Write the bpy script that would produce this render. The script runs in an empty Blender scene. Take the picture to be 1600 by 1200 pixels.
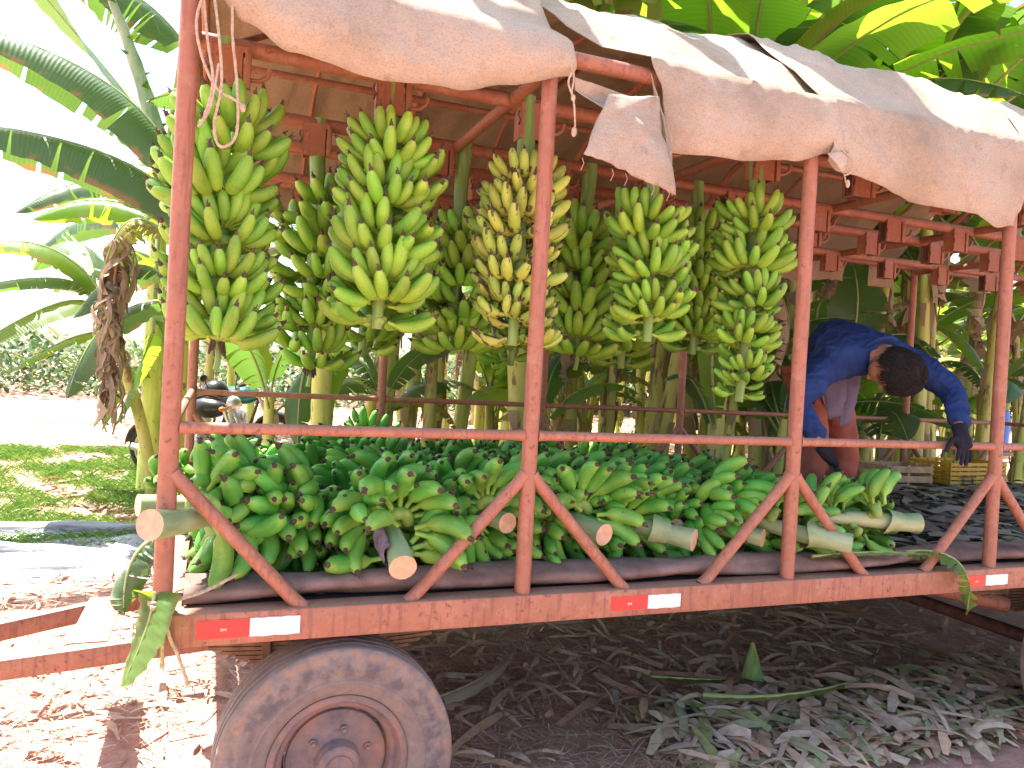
import bpy, bmesh, math, random
import numpy as np
from mathutils import Vector, Matrix, noise
R = math.radians; V3 = Vector
SC = bpy.context.scene
COL = SC.collection
rnd = random.Random(7)

# ------------------------------------------------------------------ mesh builder
class MB:
    def __init__(s): s.v=[]; s.f=[]; s.m=[]; s.uv=[]
    def add(s, verts, faces, mi=0, uvs=None):
        n=len(s.v); s.v+=[tuple(p) for p in verts]
        for k,fc in enumerate(faces):
            s.f.append(tuple(i+n for i in fc)); s.m.append(mi)
            s.uv.append(uvs[k] if uvs else None)
    def box(s, c, d, mi=0, M=None, bev=0.0):
        x,y,z=[q/2 for q in d]; b=min(bev,x*.9,y*.9,z*.9)
        if b<=0:
            P=[Vector((sx*x,sy*y,sz*z)) for sz in(-1,1) for sy in(-1,1) for sx in(-1,1)]
            F=[(0,2,3,1),(4,5,7,6),(0,1,5,4),(2,6,7,3),(0,4,6,2),(1,3,7,5)]
        else:
            bm=bmesh.new(); bmesh.ops.create_cube(bm,size=1)
            for v in bm.verts: v.co=Vector((v.co.x*2*x,v.co.y*2*y,v.co.z*2*z))
            bmesh.ops.bevel(bm,geom=bm.edges[:],offset=b,segments=2,affect='EDGES',profile=.5)
            bm.verts.index_update(); P=[v.co.copy() for v in bm.verts]; F=[tuple(v.index for v in f.verts) for f in bm.faces]; bm.free()
        c=Vector(c); P=[(M@p if M else p)+c for p in P]; s.add(P,F,mi)
    def tube(s, pts, rad, n=10, mi=0, cap=True, ell=None, capmi=None):
        pts=[Vector(p) for p in pts]
        if not hasattr(rad,'__len__'): rad=[rad]*len(pts)
        rings=[]; t0=(pts[1]-pts[0]).normalized()
        ref=Vector((0,0,1)) if abs(t0.z)<.9 else Vector((1,0,0))
        side=t0.cross(ref).normalized()
        V=[]
        for i,p in enumerate(pts):
            if i==0: t=pts[1]-pts[0]
            elif i==len(pts)-1: t=pts[-1]-pts[-2]
            else: t=(pts[i+1]-pts[i]).normalized()+(pts[i]-pts[i-1]).normalized()
            t.normalize(); side=(side-t*side.dot(t))
            if side.length<1e-6: side=t.orthogonal()
            side.normalize(); up=side.cross(t)
            for k in range(n):
                a=2*math.pi*k/n; e=ell if ell else 1
                V.append(p+(side*math.cos(a)+up*math.sin(a)*e)*rad[i])
        F=[];U=[]
        L=len(pts)-1
        for i in range(L):
            for k in range(n):
                k2=(k+1)%n
                F.append((i*n+k,(i+1)*n+k,(i+1)*n+k2,i*n+k2))
                U.append([(i/L,k/n),((i+1)/L,k/n),((i+1)/L,(k+1)/n),(i/L,(k+1)/n)])
        s.add(V,F,mi,U)
        if cap:
            cm=mi if capmi is None else capmi
            s.add(V[:n],[tuple(range(n))],cm); s.add(V[-n:],[tuple(range(n-1,-1,-1))],cm)
    def lathe(s, prof, axis_o, M, n=48, mi=0):
        # prof: list of (r, h); axis = local z of M
        V=[];F=[];o=Vector(axis_o)
        for r,h in prof:
            for k in range(n):
                a=2*math.pi*k/n; V.append(M@Vector((r*math.cos(a),r*math.sin(a),h))+o)
        for i in range(len(prof)-1):
            for k in range(n):
                k2=(k+1)%n; F.append((i*n+k,i*n+k2,(i+1)*n+k2,(i+1)*n+k))
        s.add(V,F,mi)
    def ball(s,c,r,mi=0,n=12,M=None):
        r=(r,r,r) if not hasattr(r,'__len__') else r
        V=[];F=[];c=Vector(c)
        for i in range(n+1):
            t=math.pi*i/n
            for k in range(2*n):
                a=math.pi*k/n; p=Vector((r[0]*math.sin(t)*math.cos(a),r[1]*math.sin(t)*math.sin(a),r[2]*math.cos(t)))
                V.append((M@p if M else p)+c)
        for i in range(n):
            for k in range(2*n):
                k2=(k+1)%(2*n); F.append((i*2*n+k,(i+1)*2*n+k,(i+1)*2*n+k2,i*2*n+k2))
        s.add(V,F,mi)
    def mesh(s,name,mats,smooth=True,angle=None):
        me=bpy.data.meshes.new(name); me.from_pydata(s.v,[],s.f)
        for m in mats: me.materials.append(m)
        me.polygons.foreach_set('material_index',s.m)
        if any(u is not None for u in s.uv):
            ul=me.uv_layers.new(name='UVMap'); arr=np.zeros((len(me.loops),2),np.float32); i=0
            for fc,u in zip(s.f,s.uv):
                if u is not None: arr[i:i+len(fc)]=u
                i+=len(fc)
            ul.data.foreach_set('uv',arr.ravel())
        if smooth:
            me.polygons.foreach_set('use_smooth',[True]*len(s.f))
            if angle: 
                try: me.set_sharp_from_angle(angle=R(angle))
                except Exception: pass
        me.update(); return me
    def build(s,name,mats,parent=None,smooth=True,angle=40,label=None):
        if not isinstance(mats,(list,tuple)): mats=[mats]
        return link(name,s.mesh(name,mats,smooth,angle),parent,label)

def link(name,me,parent=None,label=None,M=None):
    o=bpy.data.objects.new(name,me); COL.objects.link(o)
    if parent: o.parent=parent
    if label: o['label']=label
    if M is not None: o.matrix_local=M
    return o
def thing(name,label,cat,loc=(0,0,0),group=None,M=None):
    o=bpy.data.objects.new(name,None); COL.objects.link(o); o.location=loc
    o.empty_display_size=.1
    if M is not None: o.matrix_world=M
    o['label']=label; o['category']=cat
    if group: o['group']=group
    return o
def tag(o,label,cat,group=None,kind=None):
    o['label']=label
    if cat: o['category']=cat
    if group: o['group']=group
    if kind: o['kind']=kind
    return o
def apply_mods(o):
    dg=bpy.context.evaluated_depsgraph_get(); dg.update()
    me=bpy.data.meshes.new_from_object(o.evaluated_get(dg)); o.modifiers.clear(); old=o.data; o.data=me
    return o
def nz(x,y,z=0.0): return noise.noise(Vector((x,y,z)))

# ------------------------------------------------------------------ materials
class NT:
    def __init__(s,name):
        s.m=bpy.data.materials.new(name); s.m.use_nodes=True; s.t=s.m.node_tree; s.n=s.t.nodes; s.l=s.t.links
        s.b=s.n['Principled BSDF']; s.out=s.n['Material Output']
    def add(s,typ,**k):
        nd=s.n.new(typ)
        for a,b in k.items():
            if a.startswith('in_'):
                nd.inputs[a[3:].replace('_',' ')].default_value=b
            else: setattr(nd,a,b)
        return nd
    def coord(s,kind='Object',scale=(1,1,1)):
        tc=s.add('ShaderNodeTexCoord'); mp=s.add('ShaderNodeMapping'); mp.inputs['Scale'].default_value=scale
        s.l.new(tc.outputs[kind],mp.inputs[0]); return mp.outputs[0]
    def noise(s,co,scale,detail=4,rough=.55):
        nd=s.add('ShaderNodeTexNoise'); nd.inputs['Scale'].default_value=scale; nd.inputs['Detail'].default_value=detail; nd.inputs['Roughness'].default_value=rough
        s.l.new(co,nd.inputs['Vector']); return nd.outputs['Fac']
    def ramp(s,fac,stops,interp='LINEAR'):
        r=s.add('ShaderNodeValToRGB'); cr=r.color_ramp; cr.interpolation=interp
        while len(cr.elements)<len(stops): cr.elements.new(.5)
        for e,(p,c) in zip(cr.elements,stops):
            e.position=p; e.color=(*c,1) if hasattr(c,'__len__') else (c,c,c,1)
        s.l.new(fac,r.inputs[0]); return r.outputs[0]
    def mix(s,fac,a,b,mode='MIX'):
        m=s.add('ShaderNodeMix',data_type='RGBA',blend_type=mode)
        for sock,v in ((m.inputs[0],fac),(m.inputs[6],a),(m.inputs[7],b)):
            if isinstance(v,bpy.types.NodeSocket): s.l.new(v,sock)
            elif hasattr(v,'__len__'): sock.default_value=(*v,1)
            else: sock.default_value=v
        return m.outputs[2]
    def math(s,op,a,b=0.0):
        m=s.add('ShaderNodeMath',operation=op)
        for sock,v in ((m.inputs[0],a),(m.inputs[1],b)):
            if isinstance(v,bpy.types.NodeSocket): s.l.new(v,sock)
            else: sock.default_value=v
        return m.outputs[0]
    def hsv(s,col,h=None,sat=None,v=None):
        m=s.add('ShaderNodeHueSaturation'); s.l.new(col,m.inputs['Color'])
        for k,x in (('Hue',h),('Saturation',sat),('Value',v)):
            if x is None: continue
            if isinstance(x,bpy.types.NodeSocket): s.l.new(x,m.inputs[k])
            else: m.inputs[k].default_value=x
        return m.outputs[0]
    def base(s,c): 
        if isinstance(c,bpy.types.NodeSocket): s.l.new(c,s.b.inputs['Base Color'])
        else: s.b.inputs['Base Color'].default_value=(*c,1)
    def rough(s,r):
        if isinstance(r,bpy.types.NodeSocket): s.l.new(r,s.b.inputs['Roughness'])
        else: s.b.inputs['Roughness'].default_value=r
    def bump(s,h,strength=.3,dist=.01):
        b=s.add('ShaderNodeBump'); b.inputs['Strength'].default_value=strength; b.inputs['Distance'].default_value=dist
        s.l.new(h,b.inputs['Height']); s.l.new(b.outputs[0],s.b.inputs['Normal']); return b
    def translucent(s,col,fac):
        t=s.add('ShaderNodeBsdfTranslucent'); mx=s.add('ShaderNodeMixShader')
        if isinstance(col,bpy.types.NodeSocket): s.l.new(col,t.inputs[0])
        else: t.inputs[0].default_value=(*col,1)
        if isinstance(fac,bpy.types.NodeSocket): s.l.new(fac,mx.inputs[0])
        else: mx.inputs[0].default_value=fac
        s.l.new(s.b.outputs[0],mx.inputs[1]); s.l.new(t.outputs[0],mx.inputs[2]); s.l.new(mx.outputs[0],s.out.inputs[0])
    def random(s): return s.add('ShaderNodeObjectInfo').outputs['Random']

def m_paint(name='oxide_red_paint',c=(.34,.135,.080)):
    n=NT(name); co=n.coord()
    a=n.noise(co,6,5); b=n.noise(co,45,5,.7); st=n.noise(n.coord('Object',(14,14,1.2)),4,4)
    col=n.ramp(a,[(.3,tuple(x*.82 for x in c)),(.55,c),(.75,tuple(min(1,x*1.15) for x in c))])
    rust=n.ramp(b,[(.57,0),(.64,1)]); rust=n.math('MULTIPLY',rust,n.ramp(a,[(.42,.15),(.62,.9)]))
    col=n.mix(rust,col,(.13,.055,.035))
    drip=n.math('MULTIPLY',n.ramp(st,[(.55,0),(.62,1)]),.6)
    pale=n.ramp(n.noise(co,17,6,.75),[(.52,0),(.7,.55)]); col=n.mix(pale,col,(.43,.24,.16))
    col=n.mix(drip,col,(.22,.08,.05))
    dust=n.add('ShaderNodeNewGeometry'); sx=n.add('ShaderNodeSeparateXYZ'); n.l.new(dust.outputs['Normal'],sx.inputs[0])
    up=n.math('MULTIPLY',n.ramp(sx.outputs[2],[(.6,0),(.95,1)]),n.ramp(a,[(.3,.25),(.7,.8)]))
    col=n.mix(up,col,(.30,.20,.145))
    n.base(col); n.rough(n.ramp(b,[(.3,.42),(.7,.75)])); n.bump(b,.25,.004); return n.m
M_paint=m_paint()
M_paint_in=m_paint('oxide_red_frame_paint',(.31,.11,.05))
def m_simple(name,c,rough=.6,var=.25,scale=8,metal=0,bump=.2,c2=None):
    n=NT(name); co=n.coord(); a=n.noise(co,scale,5); c2=c2 or tuple(x*(1-var) for x in c)
    n.base(n.ramp(a,[(.35,c2),(.65,c)])); n.rough(rough); n.b.inputs['Metallic'].default_value=metal; n.bump(n.noise(co,scale*6,4),bump,.003); return n.m

def m_banana(name,green,pale,dark_streak=0.0,spread=.035):
    n=NT(name); uv=n.add('ShaderNodeUVMap'); sep=n.add('ShaderNodeSeparateXYZ'); n.l.new(uv.outputs[0],sep.inputs[0])
    u=sep.outputs[0]; co=n.coord('Object'); rv=n.random()
    oi=n.add('ShaderNodeObjectInfo'); va=n.add('ShaderNodeVectorMath',operation='ADD'); vs=n.add('ShaderNodeVectorMath',operation='SCALE'); n.l.new(oi.outputs['Location'],vs.inputs[0]); vs.inputs['Scale'].default_value=7.0; n.l.new(co,va.inputs[0]); n.l.new(vs.outputs[0],va.inputs[1]); co=va.outputs[0]
    g=n.ramp(n.noise(co,14,3),[(.3,green),(.7,tuple(.5*a+.5*b for a,b in zip(green,pale)))])
    col=n.mix(n.ramp(u,[(0,1),(.22,.55),(.5,.0),(.85,.05),(1,.5)]),g,pale)
    # long flat ridges of the skin
    rid=n.add('ShaderNodeMath',operation='SINE'); n.l.new(n.math('MULTIPLY',sep.outputs[1],31.4),rid.inputs[0])
    col=n.mix(n.ramp(rid.outputs[0],[(.75,0),(1,.22)]),col,tuple(x*.75 for x in green))
    spots=n.ramp(n.noise(n.coord('Object'),150,4,.65),[(.61,0),(.68,1)])
    col=n.mix(n.math('MULTIPLY',spots,.6),col,(.09,.07,.03))
    sc=n.ramp(n.noise(co,24,5,.75),[(.58,0),(.68,1)])
    col=n.mix(n.math('MULTIPLY',sc,.45),col,(.16,.15,.05))
    if dark_streak:
        d=n.ramp(n.noise(n.coord('Object',(30,30,7)),1.3,3,.5),[(.56,0),(.60,1)])
        col=n.mix(n.math('MULTIPLY',d,dark_streak),col,(.07,.035,.03))
    h=n.math('ADD',n.math('MULTIPLY',rv,spread),.5-spread*.6)
    v=n.math('ADD',n.math('MULTIPLY',n.math('FRACT',n.math('MULTIPLY',rv,7.3)),.42),.78)
    n.base(n.hsv(col,h,None,v)); n.rough(n.ramp(n.noise(co,60,3),[(.3,.36),(.7,.58)]))
    n.b.inputs['Subsurface Weight'].default_value=.0; n.b.inputs['Specular IOR Level'].default_value=.4
    n.bump(n.noise(co,90,2),.12,.002); return n.m
M_ban_h=m_banana('hanging_banana_skin',(.14,.37,.026),(.33,.51,.07))
M_ban_y=m_banana('ripening_banana_skin',(.27,.41,.05),(.47,.52,.12),.9)
M_ban_p=m_banana('loaded_banana_skin_skylit',(.070,.32,.040),(.26,.48,.075))  # darker, greener skin copy; cool sky light on the load is in its colour
M_tip=m_simple('dried_flower_tip',(.10,.065,.045),.9,.5,60)
M_neck=m_simple('banana_neck',(.27,.42,.08),.5,.3,40)
def m_stalk():
    n=NT('bunch_stalk_skin'); co=n.coord('Object',(1,1,.15)); a=n.noise(co,30,5)
    n.base(n.ramp(a,[(.25,(.10,.20,.04)),(.5,(.19,.33,.07)),(.75,(.36,.42,.16))])); n.rough(.5); n.bump(a,.3,.004); return n.m
M_stalk=m_stalk()
def m_stalkp():
    n=NT('pale_waxy_stalk_skin'); co=n.coord('Object',(1,1,.3)); a=n.noise(co,14,5)
    n.base(n.ramp(a,[(.3,(.15,.24,.10)),(.5,(.27,.35,.17)),(.75,(.40,.44,.26))])); n.rough(.5); n.bump(n.noise(co,70,4),.2,.003); return n.m
M_stalkp=m_stalkp()
M_cut=m_simple('cut_stalk_face',(.62,.42,.26),.8,.3,35,c2=(.50,.31,.20))

def m_canvas(nm='tan_canvas',k=1.0,tint=(1,1,1),tr=.10):
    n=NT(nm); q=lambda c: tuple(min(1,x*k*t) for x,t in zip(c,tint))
    n=n; co=n.coord(); a=n.noise(co,2.2,6,.65); b=n.noise(co,380,2); w=n.add('ShaderNodeTexWave',wave_type='BANDS',bands_direction='X'); w.inputs['Scale'].default_value=170; w.inputs['Distortion'].default_value=2
    n.l.new(co,w.inputs['Vector'])
    w2=n.add('ShaderNodeTexWave',wave_type='BANDS',bands_direction='Z'); w2.inputs['Scale'].default_value=170; w2.inputs['Distortion'].default_value=2; n.l.new(co,w2.inputs['Vector'])
    c=n.ramp(a,[(.28,q((.38,.31,.225))),(.5,q((.54,.46,.36))),(.72,q((.66,.58,.47)))])
    stain=n.ramp(n.noise(co,11,8,.8),[(.55,0),(.68,1)]); c=n.mix(n.math('MULTIPLY',stain,.5),c,(.26,.15,.10))
    wv=n.math('ADD',w.outputs[1],w2.outputs[1]); c=n.mix(n.math('MULTIPLY',wv,.12),c,(.22,.15,.10))
    gr=n.noise(co,150,3,.8); c=n.mix(n.ramp(gr,[(.46,0),(.66,.42)]),c,(.20,.135,.09)); fib=n.noise(n.coord('Object',(8,60,60)),6,3,.7); c=n.mix(n.ramp(fib,[(.5,0),(.7,.35)]),c,(.62,.53,.42))
    n.base(c); n.rough(.95); n.b.inputs['Specular IOR Level'].default_value=.1
    cr=n.noise(n.coord('Object',(1,1.4,2.2)),7,5,.55); cra=n.math('ABSOLUTE',n.math('SUBTRACT',cr,.5)); hh=n.math('ADD',n.math('MULTIPLY',wv,.15),n.math('ADD',n.math('MULTIPLY',n.noise(co,26,4,.6),.7),n.math('ADD',b,n.math('MULTIPLY',cra,7)))); n.bump(hh,.55,.008)
    n.translucent((.55,.36,.20),tr); return n.m
M_canvas=m_canvas()
M_canvas_in_shade=m_canvas('canvas_inner_side_shaded',.64,(1.05,.90,.68),.08)  # darker, browner canvas copy: underside shade and warm bounce put into the colour
def m_cloth(name,c,c2,sc=5,tr=0):
    n=NT(name); co=n.coord(); a=n.noise(co,sc,5,.6); n.base(n.ramp(a,[(.3,c2),(.65,c)])); n.rough(.95); n.b.inputs['Specular IOR Level'].default_value=.15
    n.bump(n.math('ADD',n.noise(co,sc*5,4),n.math('MULTIPLY',n.noise(co,300,2),.3)),.5,.01); return n.m
M_rollcloth=m_cloth('brown_groundsheet',(.30,.20,.17),(.15,.095,.08),6)
M_jacket=m_cloth('blue_work_cotton',(.026,.054,.165),(.013,.027,.09),7)
M_trouser=m_cloth('dusty_red_trousers',(.36,.11,.08),(.22,.08,.06),6)
M_shirt=m_cloth('greyish_shirt',(.17,.14,.20),(.10,.085,.13),6)
M_glove=m_cloth('dark_work_glove',(.022,.022,.032),(.012,.012,.018),20)
M_hair=NT('black_hair'); 
_a=M_hair.noise(M_hair.coord('Object',(150,60,25)),2,3); M_hair.base(M_hair.ramp(_a,[(.3,(.004,.003,.004)),(.7,(.016,.012,.011))])); M_hair.rough(.85); M_hair.bump(_a,.8,.01); M_hair=M_hair.m
M_skin=m_simple('brown_skin',(.36,.16,.09),.55,.2,20,bump=.1)
M_rope=m_simple('pale_twine',(.52,.40,.28),.95,.35,90)
M_white=m_simple('white_reflector',(.82,.80,.82),.35,.05,6,bump=0)
M_red=m_simple('red_reflector',(.72,.035,.03),.35,.1,6,bump=0)
M_rim=NT('rusty_rim_paint'); _c=M_rim.coord(); _a=M_rim.noise(_c,9,6,.7); M_rim.base(M_rim.ramp(_a,[(.3,(.09,.08,.09)),(.46,(.19,.135,.125)),(.60,(.27,.155,.12)),(.74,(.36,.20,.12))],)); M_rim.rough(.75); M_rim.bump(M_rim.noise(_c,50,5),.5,.006); M_rim=M_rim.m
def m_tyre():
    n=NT('dusty_tyre_rubber'); co=n.coord(); a=n.noise(co,7,6,.7)
    g=n.add('ShaderNodeTexCoord'); sx=n.add('ShaderNodeSeparateXYZ'); n.l.new(g.outputs['Object'],sx.inputs[0])
    r=n.math('SQRT',n.math('ADD',n.math('POWER',sx.outputs[0],2),n.math('POWER',sx.outputs[2],2)))
    a=n.noise(co,19,7,.75); c=n.ramp(a,[(.3,(.155,.125,.115)),(.5,(.205,.165,.145)),(.68,(.255,.205,.17))])
    ring=n.ramp(r,[(.0,0),(.345,0),(.366,.45),(.385,.45),(.398,.1)])
    ang=n.math('ARCTAN2',sx.outputs[2],sx.outputs[0]); an=n.noise(n.mkang(ang,r) if False else co,30,4)
    c=n.mix(n.math('MULTIPLY',ring,n.ramp(an,[(.4,0),(.6,1)])),c,(.42,.22,.13))
    dk=n.math('MULTIPLY',n.ramp(r,[(.29,0),(.31,.7),(.35,.7),(.37,0)]),n.ramp(n.noise(co,22,4),[(.45,0),(.6,1)]))
    c=n.mix(dk,c,(.085,.075,.085)); n.base(c); n.rough(.9); n.bump(n.noise(co,60,5),.4,.005); return n.m
M_tyre=m_tyre()
M_darkrub=m_simple('dark_groove',(.05,.035,.035),.95,.3,30)
M_spring=m_simple('rusted_spring_steel',(.30,.17,.10),.8,.4,25)
M_bracketdark=m_simple('grimy_steel',(.13,.055,.04),.7,.6,18)
M_floor=m_simple('dirty_bed_planks',(.15,.10,.09),.9,.5,9)

def m_leaf(name,c,tr,trf,brown=.35,spec=.35,rough=.42):
    n=NT(name); uv=n.add('ShaderNodeUVMap'); sep=n.add('ShaderNodeSeparateXYZ'); n.l.new(uv.outputs[0],sep.inputs[0])
    rv=n.random(); u=sep.outputs[0]; v=sep.outputs[1]
    wv=n.add('ShaderNodeTexWave',wave_type='BANDS',bands_direction='X'); wv.inputs['Scale'].default_value=22; wv.inputs['Distortion'].default_value=.6; n.l.new(uv.outputs[0],wv.inputs['Vector'])
    a=n.noise(n.coord('Object'),3,4)
    cc=n.ramp(a,[(.3,tuple(x*.7 for x in c)),(.7,tuple(x*1.25 for x in c))]); cc=n.mix(n.math('MULTIPLY',wv.outputs[1],.22),cc,tuple(min(1,x*1.9) for x in c))
    tt=n.mix(n.math('MULTIPLY',wv.outputs[1],.35),n.mix(0,tr,tr),tuple(x*.55 for x in tr))
    edge=n.math('MULTIPLY',n.ramp(v,[(.80,0),(.97,1)]),n.ramp(n.noise(n.coord('Object'),5,5),[(.5,0),(.58,1)])); edge=n.math('MULTIPLY',edge,brown*2)
    cc=n.mix(edge,cc,(.27,.17,.08)); tt=n.mix(edge,tt,(.4,.2,.06))
    hv=n.math('ADD',n.math('MULTIPLY',rv,.03),.49)
    vv=n.math('ADD',n.math('MULTIPLY',n.math('FRACT',n.math('MULTIPLY',rv,5.7)),.5),.75)
    cc=n.hsv(cc,hv,None,vv); n.base(cc); n.rough(rough); n.b.inputs['Specular IOR Level'].default_value=spec
    n.bump(wv.outputs[1],.25,.006); n.translucent(tt,trf); return n.m
M_leaf=m_leaf('banana_leaf',(.055,.135,.035),(.42,.68,.035),.48)
M_leafd=m_leaf('mature_banana_leaf',(.050,.105,.045),(.20,.38,.05),.30,.6,.5,.38)
M_leafy=m_leaf('yellowing_banana_leaf',(.22,.24,.07),(.50,.50,.10),.36,.8)
M_leafdry=m_leaf('dry_banana_leaf',(.36,.27,.19),(.36,.24,.13),.22,.2,.1,.9)
M_mid=m_simple('leaf_midrib',(.33,.40,.14),.5,.2,20)
M_middry=m_simple('dry_midrib',(.36,.26,.16),.8,.3,20)
def m_stem():
    n=NT('banana_pseudostem'); co=n.coord('Object',(1,1,.16)); a=n.noise(co,11,5,.6); b=n.noise(n.coord('Object',(1,1,.32)),5,5,.65)
    c=n.ramp(a,[(.25,(.24,.30,.055)),(.45,(.45,.47,.10)),(.7,(.62,.60,.18))])
    dry=n.ramp(b,[(.55,0),(.60,1)]); c=n.mix(dry,c,n.ramp(a,[(.3,(.13,.075,.04)),(.55,(.27,.17,.09)),(.75,(.45,.33,.20))]))
    sp=n.ramp(n.noise(n.coord('Object',(1,1,.5)),16,3),[(.63,0),(.68,1)]); c=n.mix(n.math('MULTIPLY',sp,.7),c,(.07,.04,.03))
    rv=n.random(); c=n.hsv(c,n.math('ADD',n.math('MULTIPLY',rv,.04),.48),None,n.math('ADD',n.math('MULTIPLY',rv,.5),.75))
    n.base(c); n.rough(.55); n.bump(a,.4,.01); return n.m
M_stem=m_stem()
def m_ground():
    n=NT('red_earth'); co=n.coord(); a=n.noise(co,.9,6,.6); b=n.noise(co,9,7,.7)
    c=n.ramp(b,[(.3,(.38,.20,.155)),(.5,(.52,.29,.23)),(.7,(.62,.39,.31))])
    c=n.mix(n.ramp(a,[(.45,0),(.62,.6)]),c,(.40,.25,.19)); n.base(c); n.rough(.95); n.b.inputs['Specular IOR Level'].default_value=.1
    n.bump(n.math('ADD',b,n.math('MULTIPLY',n.noise(co,70,5,.7),.5)),.7,.03); return n.m
M_ground=m_ground()
def m_attr_litter(name,stops,rough=.8,tr=.12):
    n=NT(name); at=n.add('ShaderNodeAttribute',attribute_name='tint'); c=n.ramp(at.outputs['Fac'],stops)
    b=n.noise(n.coord('Object'),28,4); c=n.mix(n.ramp(b,[(.4,0),(.7,.35)]),c,tuple(.1 for _ in range(3)) ); n.base(c); n.rough(rough); n.b.inputs['Specular IOR Level'].default_value=.3; n.translucent(c,tr); return n.m
M_litter=m_attr_litter('dry_leaf_litter',[(0,(.30,.155,.10)),(.2,(.52,.29,.18)),(.45,(.68,.43,.27)),(.65,(.66,.50,.37)),(.82,(.78,.60,.42)),(.93,(.36,.37,.20)),(1,(.40,.44,.14))])
M_bedlit=m_attr_litter('dark_bed_litter',[(0,(.09,.065,.055)),(.35,(.20,.15,.12)),(.65,(.33,.27,.22)),(.85,(.20,.26,.11)),(1,(.42,.44,.28))])
M_grass=m_attr_litter('fresh_grass',[(0,(.08,.20,.03)),(.5,(.18,.36,.05)),(1,(.36,.48,.09))],.6,.35)
M_bush=m_attr_litter('scrub_leaves',[(0,(.035,.09,.025)),(.5,(.09,.18,.045)),(.85,(.20,.28,.09)),(1,(.33,.25,.14))],.5,.3)
M_farleaf=m_attr_litter('far_leaves',[(0,(.03,.08,.025)),(.5,(.075,.17,.04)),(.85,(.16,.27,.05)),(1,(.32,.25,.12))],.5,.35)
M_road=m_simple('pale_dirt_track',(.50,.34,.25),.95,.45,2.2)
M_plastic=NT('grey_plastic_sheet'); _c=M_plastic.coord('Object',(.55,7,1)); _a=M_plastic.noise(_c,2.2,5,.6); M_plastic.base(M_plastic.ramp(_a,[(.40,(.05,.045,.06)),(.50,(.20,.19,.23)),(.60,(.40,.39,.42))])); M_plastic.rough(.4); M_plastic.bump(_a,.6,.03); M_plastic=M_plastic.m  # dark stretched streaks paint wrinkle shadows into the sheet's base colour
M_black=m_simple('black_plastic',(.02,.02,.022),.3,.2,6,bump=.05)
M_blackrub=m_simple('bike_rubber',(.03,.028,.028),.8,.3,30)
M_teal=m_simple('teal_tank_paint',(.01,.16,.15),.2,.1,5,bump=0)
M_chrome=m_simple('worn_aluminium',(.62,.62,.62),.35,.2,20,metal=.8)
M_yel=m_simple('yellow_crate_plastic',(.50,.28,.012),.5,.15,10)
M_wood=m_simple('pine_crate_wood',(.50,.32,.18),.8,.35,12)
M_blue=m_simple('bright_blue_plastic',(.02,.20,.75),.4,.1,5)
M_orange=m_simple('orange_lens',(.8,.2,.02),.3,.1,5)

# ------------------------------------------------------------------ banana bunches
def banana_mesh(name,mats,seed,L=.16,r=.0245,seg=9,n=8):
    g=random.Random(seed); mb=MB(); neck=.034; a0=R(g.uniform(14,28)); a1=R(g.uniform(70,92))
    p=Vector((0,0,0)); pts=[p.copy()]; rad=[.0072]; d=Vector((math.cos(a0),0,math.sin(a0)))
    p=p+d*neck; pts.append(p.copy()); rad.append(.0078)
    tw=g.uniform(-.12,.12)
    for i in range(1,seg+1):
        t=i/seg; a=a0+(a1-a0)*(t**.9); d=Vector((math.cos(a),tw*t,math.sin(a))).normalized()
        p=p+d*(L*.87/seg); pts.append(p.copy())
        pr=(math.sin(math.pi*min(1,.12+t*.80))**.45) if t<.93 else .42
        rad.append(r*pr)
    rad[-1]=r*.36
    mb.tube(pts,rad,n,0,True)
    # rounded pentagonal section
    base=0
    for i in range(len(pts)):
        c=pts[i]
        for k in range(n):
            q=Vector(mb.v[i*n+k]); f=1+.07*math.cos(5*2*math.pi*k/n+g.random()*.1); mb.v[i*n+k]=tuple(c+(q-c)*f)
    e=pts[-1]; mb.tube([e-d*.001,e+d*.006,e+d*.013+Vector((g.uniform(-.004,.004),g.uniform(-.004,.004),0))],[r*.34,r*.28,r*.24],6,1)
    for j in range(3):
        q=e+d*.012; mb.tube([q,q+d*.008+Vector((g.uniform(-.008,.008),g.uniform(-.008,.008),g.uniform(0,.006)))],[.0022,.0012],4,1)
    return mb.mesh(name,mats)
BAN={k:[banana_mesh('banana',[m,M_tip],i*3+q,L=.160+.012*(i%3-1),r=.0245+(.0015 if q==2 else 0)) for i in range(5)] for q,(k,m) in enumerate({'h':M_ban_h,'y':M_ban_y,'p':M_ban_p}.items())}

def hand_layout(g,n,spread=96,size=1.0):
    """matrices of the fingers of one hand; hand faces local +X, stalk is local z"""
    out=[]
    for row in range(2):
        m=n//2+(n%2 if row==0 else 0)
        for k in range(m):
            t=(k+.5)/m*2-1 if m>1 else 0
            if row: t*=.86
            ph=R(spread*t+g.uniform(-4,4)); 
            tilt=R(g.uniform(-6,6))+(R(20+14*abs(t)) if row==0 else R(-2+18*abs(t)))      # outer row leans out
            lean=R(-50*t*abs(t)**.3+g.uniform(-6,6))
            s=size*g.uniform(.92,1.10)*(1 if row==0 else .97)
            off=Vector((.040-.006*row,0,.052 if row else -.006))
            M=Matrix.Rotation(ph,4,'Z')@Matrix.Translation(off)@Matrix.Rotation(tilt,4,'Y')@Matrix.Rotation(lean*.9,4,'X')@Matrix.Scale(s,4)
            out.append(M)
    return out
def crown_mesh(g,spread=74,rs=.035):
    mb=MB(); pts=[];N=8
    for k in range(N+1):
        a=R(spread*(k/N*2-1)); pts.append((math.cos(a)*.030,math.sin(a)*.030,0.0))
    mb.tube(pts,[.012]+[.020]*(N-1)+[.012],6,0)
    mb.tube([(-rs,0,-.012),(.004,0,0)],[.016,.018],6,0)
    return mb.mesh('crown',[M_neck])
HCR=[crown_mesh(random.Random(5))]
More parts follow.
